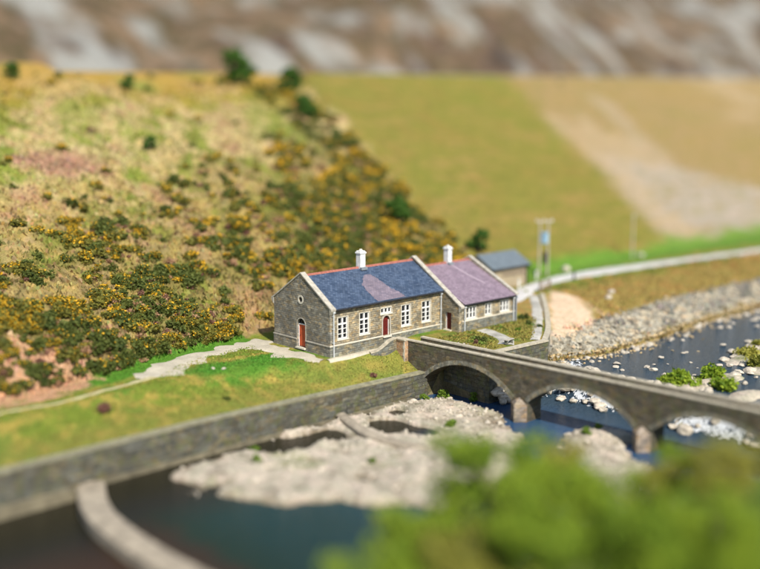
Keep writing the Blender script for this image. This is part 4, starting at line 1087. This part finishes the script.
_t('shore_grass', 5000, shorepts, .26, [m3, M['grassblade']], lambda x, y: (rng.random(len(x)) < .3).astype(int), 'ochre grass along the upstream waterline')
def gardpts(n):
    x = rng.uniform(11, 26, n); y = rng.uniform(-9.5, -2.6, n); e = np.interp(x, [10, 18.6, 22.3, 26.3], [-9.5, -9.2, -6.6, -3.4]); k = (y > e+.6) & (segdist(x, y, [(17.4, -3.0), (17.2, -5.2), (16.2, -7.4), (14.6, -8.6)]) > 1.0); return x[k], y[k]
_t('garden_grass', 9000, gardpts, .15, [m3, M['grassblade']], lambda x, y: (fbm(x*.7, y*.7)+.3*rng.normal(size=len(x)) > .05).astype(int), 'rough yellow green grass in the cottage garden')

# shrubs -------------------------------------------------------------
def shrub(x, y, s, label, group=None, m='bush_green', name='shrub', hgt=.9, n=420, z=None, leaf=.14):
    me = bushmesh(name, n, [M[m]], 0, .5, hgt, leaf); o = bpy.data.objects.new(name, me); COL.objects.link(o)
    o.location = (x, y, (float(H(x, y)) if z is None else z)-.05); o.scale = (s, s, s); return tag(o, label, 'shrub', group)
shrub(13.9, -6.1, .75, 'round dark green bush on the garden grass beside the paved path, near the bridge', m='gorse_dark')
shrub(12.6, -6.6, .5, 'low reddish brown bush in the garden beside the bridge parapet', m='heather')
shrub(24.6, -2.6, .85, 'largest dark green bush at the corner of the cottage garden', m='gorse_dark')
shrub(23.1, -4.4, .55, 'small green bush below the cottage corner, nearer the wall', m='gorse_dark')
shrub(22.9, -6.1, .5, 'small green bush close to the path edge wall', m='gorse_dark')
shrub(19.9, -5.6, .5, 'small green bush in the middle of the garden right of the paving', m='bush_green')
shrub(-22.6, .9, .9, 'dark reddish bush on the lawn beside the footpath', m='heather')
shrub(2.4, -3.2, .55, 'brown tuft on the grass near the top of the river wall', m='heather', hgt=.6)
shrub(-12.5, -1.4, .5, 'small dark green tuft on the grass bank', m='gorse_dark', hgt=.5)
for (x, y, s, l) in ((22.2, -23.0, 2.4, 'largest bright green bush on the river island behind the bridge'), (25.6, -24.2, 2.1, 'second green bush on the river island, beyond the largest'),
                     (36.2, -21.8, 1.7, 'olive bush at the upstream end of the island row'), (41.2, -20.2, 1.1, 'green bush on the farther island near the open river'),
                     (20.6, -22.6, 1.4, 'low green bush at the downstream tip of the island'), (33.6, -24.8, 2.0, 'wide green bush at the edge of the upstream shallows'), (23.6, -26.4, 1.7, 'low bush behind the parapet on the near side of the island')):
    shrub(x, y, s, l, 'bushes on the river islands', z=-2.0, n=700, leaf=.12, m='tree_spring' if x < 30 else 'tree_olive', hgt=.6)
for (x, y, s, l) in ((8.9, -5.9, .9, 'green weeds at the foot of the first arch beside the dark opening'), (10.2, -8.6, .8, 'green weeds under the far side of the first arch'), (6.6, -5.6, .7, 'green weeds where the river wall meets the bridge'), (-13.5, -6.4, .6, 'small green tuft on the gravel bar near the wall'),
                     (2.3, -13.2, .8, 'green tuft on the gravel bar near the bridge pier'), (-9, -15.5, .6, 'green tuft in the middle of the gravel bar'),
                     (8.2, -23, .8, 'green tuft on the small gravel island, upstream end'), (10.4, -22.4, .6, 'green tuft on the small gravel island next to the pier'), (-15.5, -9.5, .6, 'green tuft near the wall end of the gravel bar')):
    shrub(x, y, s, l, m='bush_green', z=max(float(H(x, y)), -4.3))

# trees ----------------------------------------------------------------
def tree_mesh(seed, hgt, R0, m, nleaf=5200, leaf=.24, nl=9, trunk=.22, cb=.3, conifer=False):
    random.seed(seed); t = MB(); tips = []
    p = Vector((0, 0, -.3)); r_ = trunk
    for k in range(4):
        q = p+Vector((random.uniform(-.2, .2), random.uniform(-.2, .2), hgt*.2)); t.tube(p, q, r_, r_*.78, 8); p = q; r_ *= .78
    for k in range(nl):
        an = k*2.4+random.uniform(-.4, .4); z = hgt*random.uniform(cb, .8); L_ = R0*random.uniform(.5, .95)*(1-(z/hgt)*.4)
        a = Vector((0, 0, z*.85)); e = Vector((L_*math.cos(an), L_*math.sin(an), z+hgt*.12)); m_ = a.lerp(e, .5)+Vector((0, 0, -.1))
        t.tube(a, m_, trunk*.45, trunk*.3, 6); t.tube(m_, e, trunk*.3, trunk*.1, 6); tips.append(e)
        for j in range(2):
            g = e+Vector((random.uniform(-1, 1), random.uniform(-1, 1), random.uniform(0, .9)))*R0*.3; t.tube(m_, g, trunk*.16, trunk*.05, 5); tips.append(g)
    tips.append(Vector((0, 0, hgt*.92)))
    cen = [tuple(q) for q in tips]; rad = [(R0*random.uniform(.1, .34),)*2+(R0*random.uniform(.12, .34),) for _ in tips]
    if conifer:
        cen = [(0, 0, hgt*(.18+.8*k/8)) for k in range(9)]; rad = [(R0*(1-k/9.5), R0*(1-k/9.5), hgt*.09) for k in range(9)]
    V = leaves(nleaf, cen, rad, leaf, surf=.2); V = V[V[:, :, 2].mean(1) > hgt*.1]
    tm = t.mesh('trunk'); tm.materials.append(M['bark']); cm = quadmesh('crown', V); cm.materials.append(M[m]); return tm, cm
def plant_tree(ms, x, y, s, label, group=None, rz=0, z=None, name='tree'):
    r = empty(name, (x, y, float(H(x, y)) if z is None else z), rz); r.scale = (s, s, s); tag(r, label, 'tree', group)
    for nm, me_ in (('trunk', ms[0]), ('crown', ms[1])):
        o = bpy.data.objects.new(nm, me_); COL.objects.link(o); o.parent = r
    return r
SPR = [tree_mesh(11+k, 9, 3.8, 'tree_spring', 6800, .21, 22) for k in range(3)]
OLV = [tree_mesh(31+k, 9, 3.6, 'tree_olive', 4800, .2, 22) for k in range(2)]
DRK = [tree_mesh(51+k, 6, 2.5, 'tree_dark', 9000, .36, 16, cb=.05) for k in range(2)]
random.seed(99)
def at(px, dist):   # a spot on the ground in the direction of a view bearing, dist metres from the viewpoint
    X_ = (px-380)/FPX*dist; return CAM[0]+FW[0]*dist+RT[0]*X_, CAM[1]+FW[1]*dist+RT[1]*X_
# near bank trees: (bearing, distance, top height z)
NEAR = [(560, 66, 'o', 2.6, 'small budding tree on the near bank behind the green ones'), (495, 60, 's', 5.3, 'bright green tree on the near bank reaching out over the gravel bar'),
        (420, 52, 's', 3.2, 'lowest bright green tree at the bottom edge above the dark pool'), (470, 50, 'o', 4.0, 'olive tree with pale gaps between two bright green ones'),
        (545, 52, 's', 5.8, 'large bright green tree in the centre of the near bank'), (610, 54, 's', 5.2, 'bright green tree right of the large central one'),
        (670, 58, 'o', 4.2, 'yellowish budding tree in front of the second bridge pier'), (735, 56, 'o', 6.4, 'tall olive tree at the right edge over the bridge end'),
        (690, 64, 's', 2.9, 'fresh green tree in front of the farthest arch'), (590, 46, 's', 6.0, 'dense green tree along the bottom edge, below the central one'),
        (660, 46, 's', 6.3, 'full green tree at the bottom edge below the second pier'), (740, 46, 's', 6.7, 'green tree filling the bottom corner'), (500, 44, 'o', 4.4, 'bushy olive tree cut by the bottom edge, left of centre'),
        (790, 60, 'o', 4.7, 'green tree just past the end of the bridge'), (378, 47, 's', 3.4, 'low green tree over the pool next to the outermost one'), (345, 45, 's', 2.4, 'outermost low tree over the pool')]
for px, dist, k, top, lab in NEAR:
    x, y = at(px, dist); z = max(float(H(x, y)), -4.2); ms = random.choice(SPR if k == 's' else OLV)
    plant_tree(ms, x, y, (top-z)/9.7, lab, 'trees on the near river bank', random.uniform(0, 6), z=z)
# hill and crest trees
def hill_spot(px, py):
    """where a sight line meets the hill (used once to find the ground under each far tree)"""
    a = (px-380)/FPX; b_ = (284.5-py)/FPX
    for i in range(200, 1200):
        d = i*.25; Y_ = d; dd = Y_/(math.cos(PIT)+math.sin(PIT)*b_); z = CAM[2]+(-math.sin(PIT)+math.cos(PIT)*b_)*dd
        x = CAM[0]+FW[0]*Y_+RT[0]*a*dd; y = CAM[1]+FW[1]*Y_+RT[1]*a*dd
        if float(H(x, y)) > z and y > 5: return x, y
    return x, y
for px, py, s, lab in ((238, 84, .95, 'largest dark green tree standing on the hill crest'), (291, 92, .68, 'second dark tree on the crest beside the largest'), (306, 118, .62, 'dark tree just below the crest at the edge of the dam face'),
                       (128, 90, .38, 'small dark tree alone on the crest above the orange slope'), (12, 80, .4, 'small dark tree at the far end of the crest'), (398, 226, .62, 'narrow dark tree among the gorse above the hall'), (479, 252, .5, 'round dark green tree beside the cottage roof'),
                       (150, 150, .3, 'dark bush on the pink patch of hillside'), (560, 84, .12, 'tiny dark shrub on the dam crest')):
    x, y = hill_spot(px, py); plant_tree(random.choice(DRK), x, y, s, lab, None, random.uniform(0, 6))

# ------------------------------------------------------------------ small things
bn = empty('garden_table', (14.3, -9.0, .4), R(8)); bn.location = (15.0, -8.6, float(H(15., -8.6))+.05)
tag(bn, 'low stone slab table at the end of the paved garden path', 'table')
q = MB(); q.box(-1.0, 1.0, -.38, .38, .62, .72); q.build('table_top', M['coping_gable'], bn, bevel=.015); bn.scale = (.62, .62, .62)
for sx_ in (-.7, .7):
    q = MB(); q.box(sx_-.12, sx_+.12, -.3, .3, 0, .618); q.build('leg', M['plinth'], bn)
# H-frame electricity pole
px_, py_ = 46.1, 12.2; zz = float(H(px_, py_))
ep = empty('electricity_pole', (px_, py_, zz)); tag(ep, 'twin timber electricity pole carrying a pale blue transformer beside the road', 'pole')
for s_ in (-.48, .48):
    q = MB(); q.tube((s_, -s_*.6, -.3), (s_, -s_*.6, 7.2), .13, .1, 10); q.build('post', M['pole'], ep)
q = MB(); q.hexa([(-1.0, .5, 6.9), (1.0, -.7, 6.9), (1.06, -.6, 6.9), (-.94, .6, 6.9)], [(-1.0, .5, 7.08), (1.0, -.7, 7.08), (1.06, -.6, 7.08), (-.94, .6, 7.08)]); q.build('crossarm', M['pole'], ep)
q = MB(); q.box(-.35, .35, -.45, .25, 4.2, 5.5); q.box(-.42, .42, -.52, .32, 5.5, 5.6); q.build('transformer', M['metal_blue'], ep, bevel=.03)
q = MB(); q.box(-.25, .25, -.4, -.1, 1.6, 3.1); q.build('switch_box', M['dark'], ep)
for s_ in (-.9, 0, .9):
    q = MB(); q.tube((s_, -s_*.6, 7.08), (s_, -s_*.6, 7.35), .06, .04); q.build('insulator', M['white'], ep)
x, y = 66.7, 12.8
ep2 = empty('wooden_pole', (x, y, float(H(x, y)))); tag(ep2, 'single thin wooden pole standing on the verge at the foot of the dam', 'pole')
q = MB(); q.tube((0, 0, -.3), (0, 0, 6.4), .12, .09); q.build('post', M['pole'], ep2)
q = MB(); q.box(-.5, .5, -.05, .05, 6.0, 6.12); q.build('crossarm', M['pole'], ep2)
# gate posts and fence where the road enters the yard
fn = empty('wooden_gate', (38.2, 5.6, float(H(38.2, 5.6)))); tag(fn, 'small weathered wooden gate at the top of the stone path', 'gate')
for s_ in (-.9, .9):
    q = MB(); q.box(s_-.09, s_+.09, -.09, .09, -.2, 1.25); q.build('post', M['timber'], fn)
q = MB()
for z in (.25, .55, .85, 1.1): q.box(-.8, .8, -.03, .03, z, z+.09)
q.build('gate_panel', M['timber'], fn)
for k, (a, c) in enumerate(((39.8, 10.6), (43.5, 11.2), (46.5, 7.6), (37.0, 8.6))):
    q = MB(); q.box(-.09, .09, -.09, .09, -.2, 1.0); q.box(-.12, .12, -.12, .12, 1.0, 1.06)
    tag(q.build('roadside_post', M['white'] if k != 2 else M['dark'], None, (a, c, float(H(a, c)))), ['short white post beside the twin pole', 'short white post on the verge past the twin pole', 'dark post on the river side of the road', 'short white post by the outbuilding corner'][k], 'post')
br_ = MB(); br_.tube((0, 0, .06), (1.4, -.35, .12), .07, .04, 6); br_.tube((.6, -.15, .1), (1.0, .35, .22), .04, .02, 5)
tag(br_.build('driftwood', M['dark'], None, (40.6, -6.0, float(H(40.6, -6.0))+.15)), 'dark branch lying on top of the grey rubble bank', 'branch')
# crest wall of the dam
cw = MB(); xs = np.linspace(64, 620, 60)
for a, e in zip(xs[:-1], xs[1:]):
    cw.hexa([(a, 71.5, 25.9), (e, 71.5, 25.9), (e, 72.1, 25.9), (a, 72.1, 25.9)], [(a, 71.5, 27.1), (e, 71.5, 27.1), (e, 72.1, 27.1), (a, 72.1, 27.1)])
tag(cw.build('crest_wall', M['crestwall'], None), 'long low grey wall running along the top of the dam', 'wall')

# ------------------------------------------------------------------ light, sky, camera
w = bpy.data.worlds.new('World'); SC.world = w; w.use_nodes = True; nt = w.node_tree
bg = nt.nodes.get('Background') or nt.nodes.new('ShaderNodeBackground')
sky = nt.nodes.new('ShaderNodeTexSky'); sky.sky_type = 'NISHITA'; sky.sun_disc = False
SUN = Vector((-.30, -.95, 0)).normalized()*math.cos(R(44)); SUN.z = math.sin(R(44))
sky.sun_elevation = R(44); sky.sun_rotation = math.atan2(SUN.x, SUN.y); sky.dust_density = 1.0
nt.links.new(sky.outputs[0], bg.inputs[0]); bg.inputs[1].default_value = .12
ld = bpy.data.lights.new('sun', 'SUN'); ld.energy = 4.6; ld.angle = R(.53); ld.color = (1, .95, .86)
lo = bpy.data.objects.new('sun', ld); COL.objects.link(lo); lo.rotation_euler = (-SUN).to_track_quat('-Z', 'Y').to_euler(); lo.location = (0, 0, 60)
cam = bpy.data.cameras.new('camera'); co = bpy.data.objects.new('camera', cam); COL.objects.link(co); SC.camera = co
cam.passepartout_alpha = 1; co.location = CAM; co.rotation_euler = (math.pi/2-PIT, 0, -YAW)
cam.sensor_width = 36; cam.lens = FPX/760*36; cam.clip_end = 3000; cam.clip_start = .5
cam.dof.use_dof = True; cam.dof.focus_distance = 104.5; cam.dof.aperture_fstop = cam.lens/1000/2.6
SC.view_settings.view_transform = 'Standard'; SC.view_settings.look = 'None'; SC.view_settings.exposure = .5; SC.view_settings.gamma = 1
SC.view_settings.use_curve_mapping = False
SC.render.engine = 'CYCLES'; SC.cycles.use_denoising = True; SC.cycles.max_bounces = 5; SC.cycles.diffuse_bounces = 2
SC.cycles.transparent_max_bounces = 6; SC.cycles.caustics_reflective = False; SC.cycles.caustics_refractive = False
print('objects', len(bpy.data.objects), cnt, len(rest))
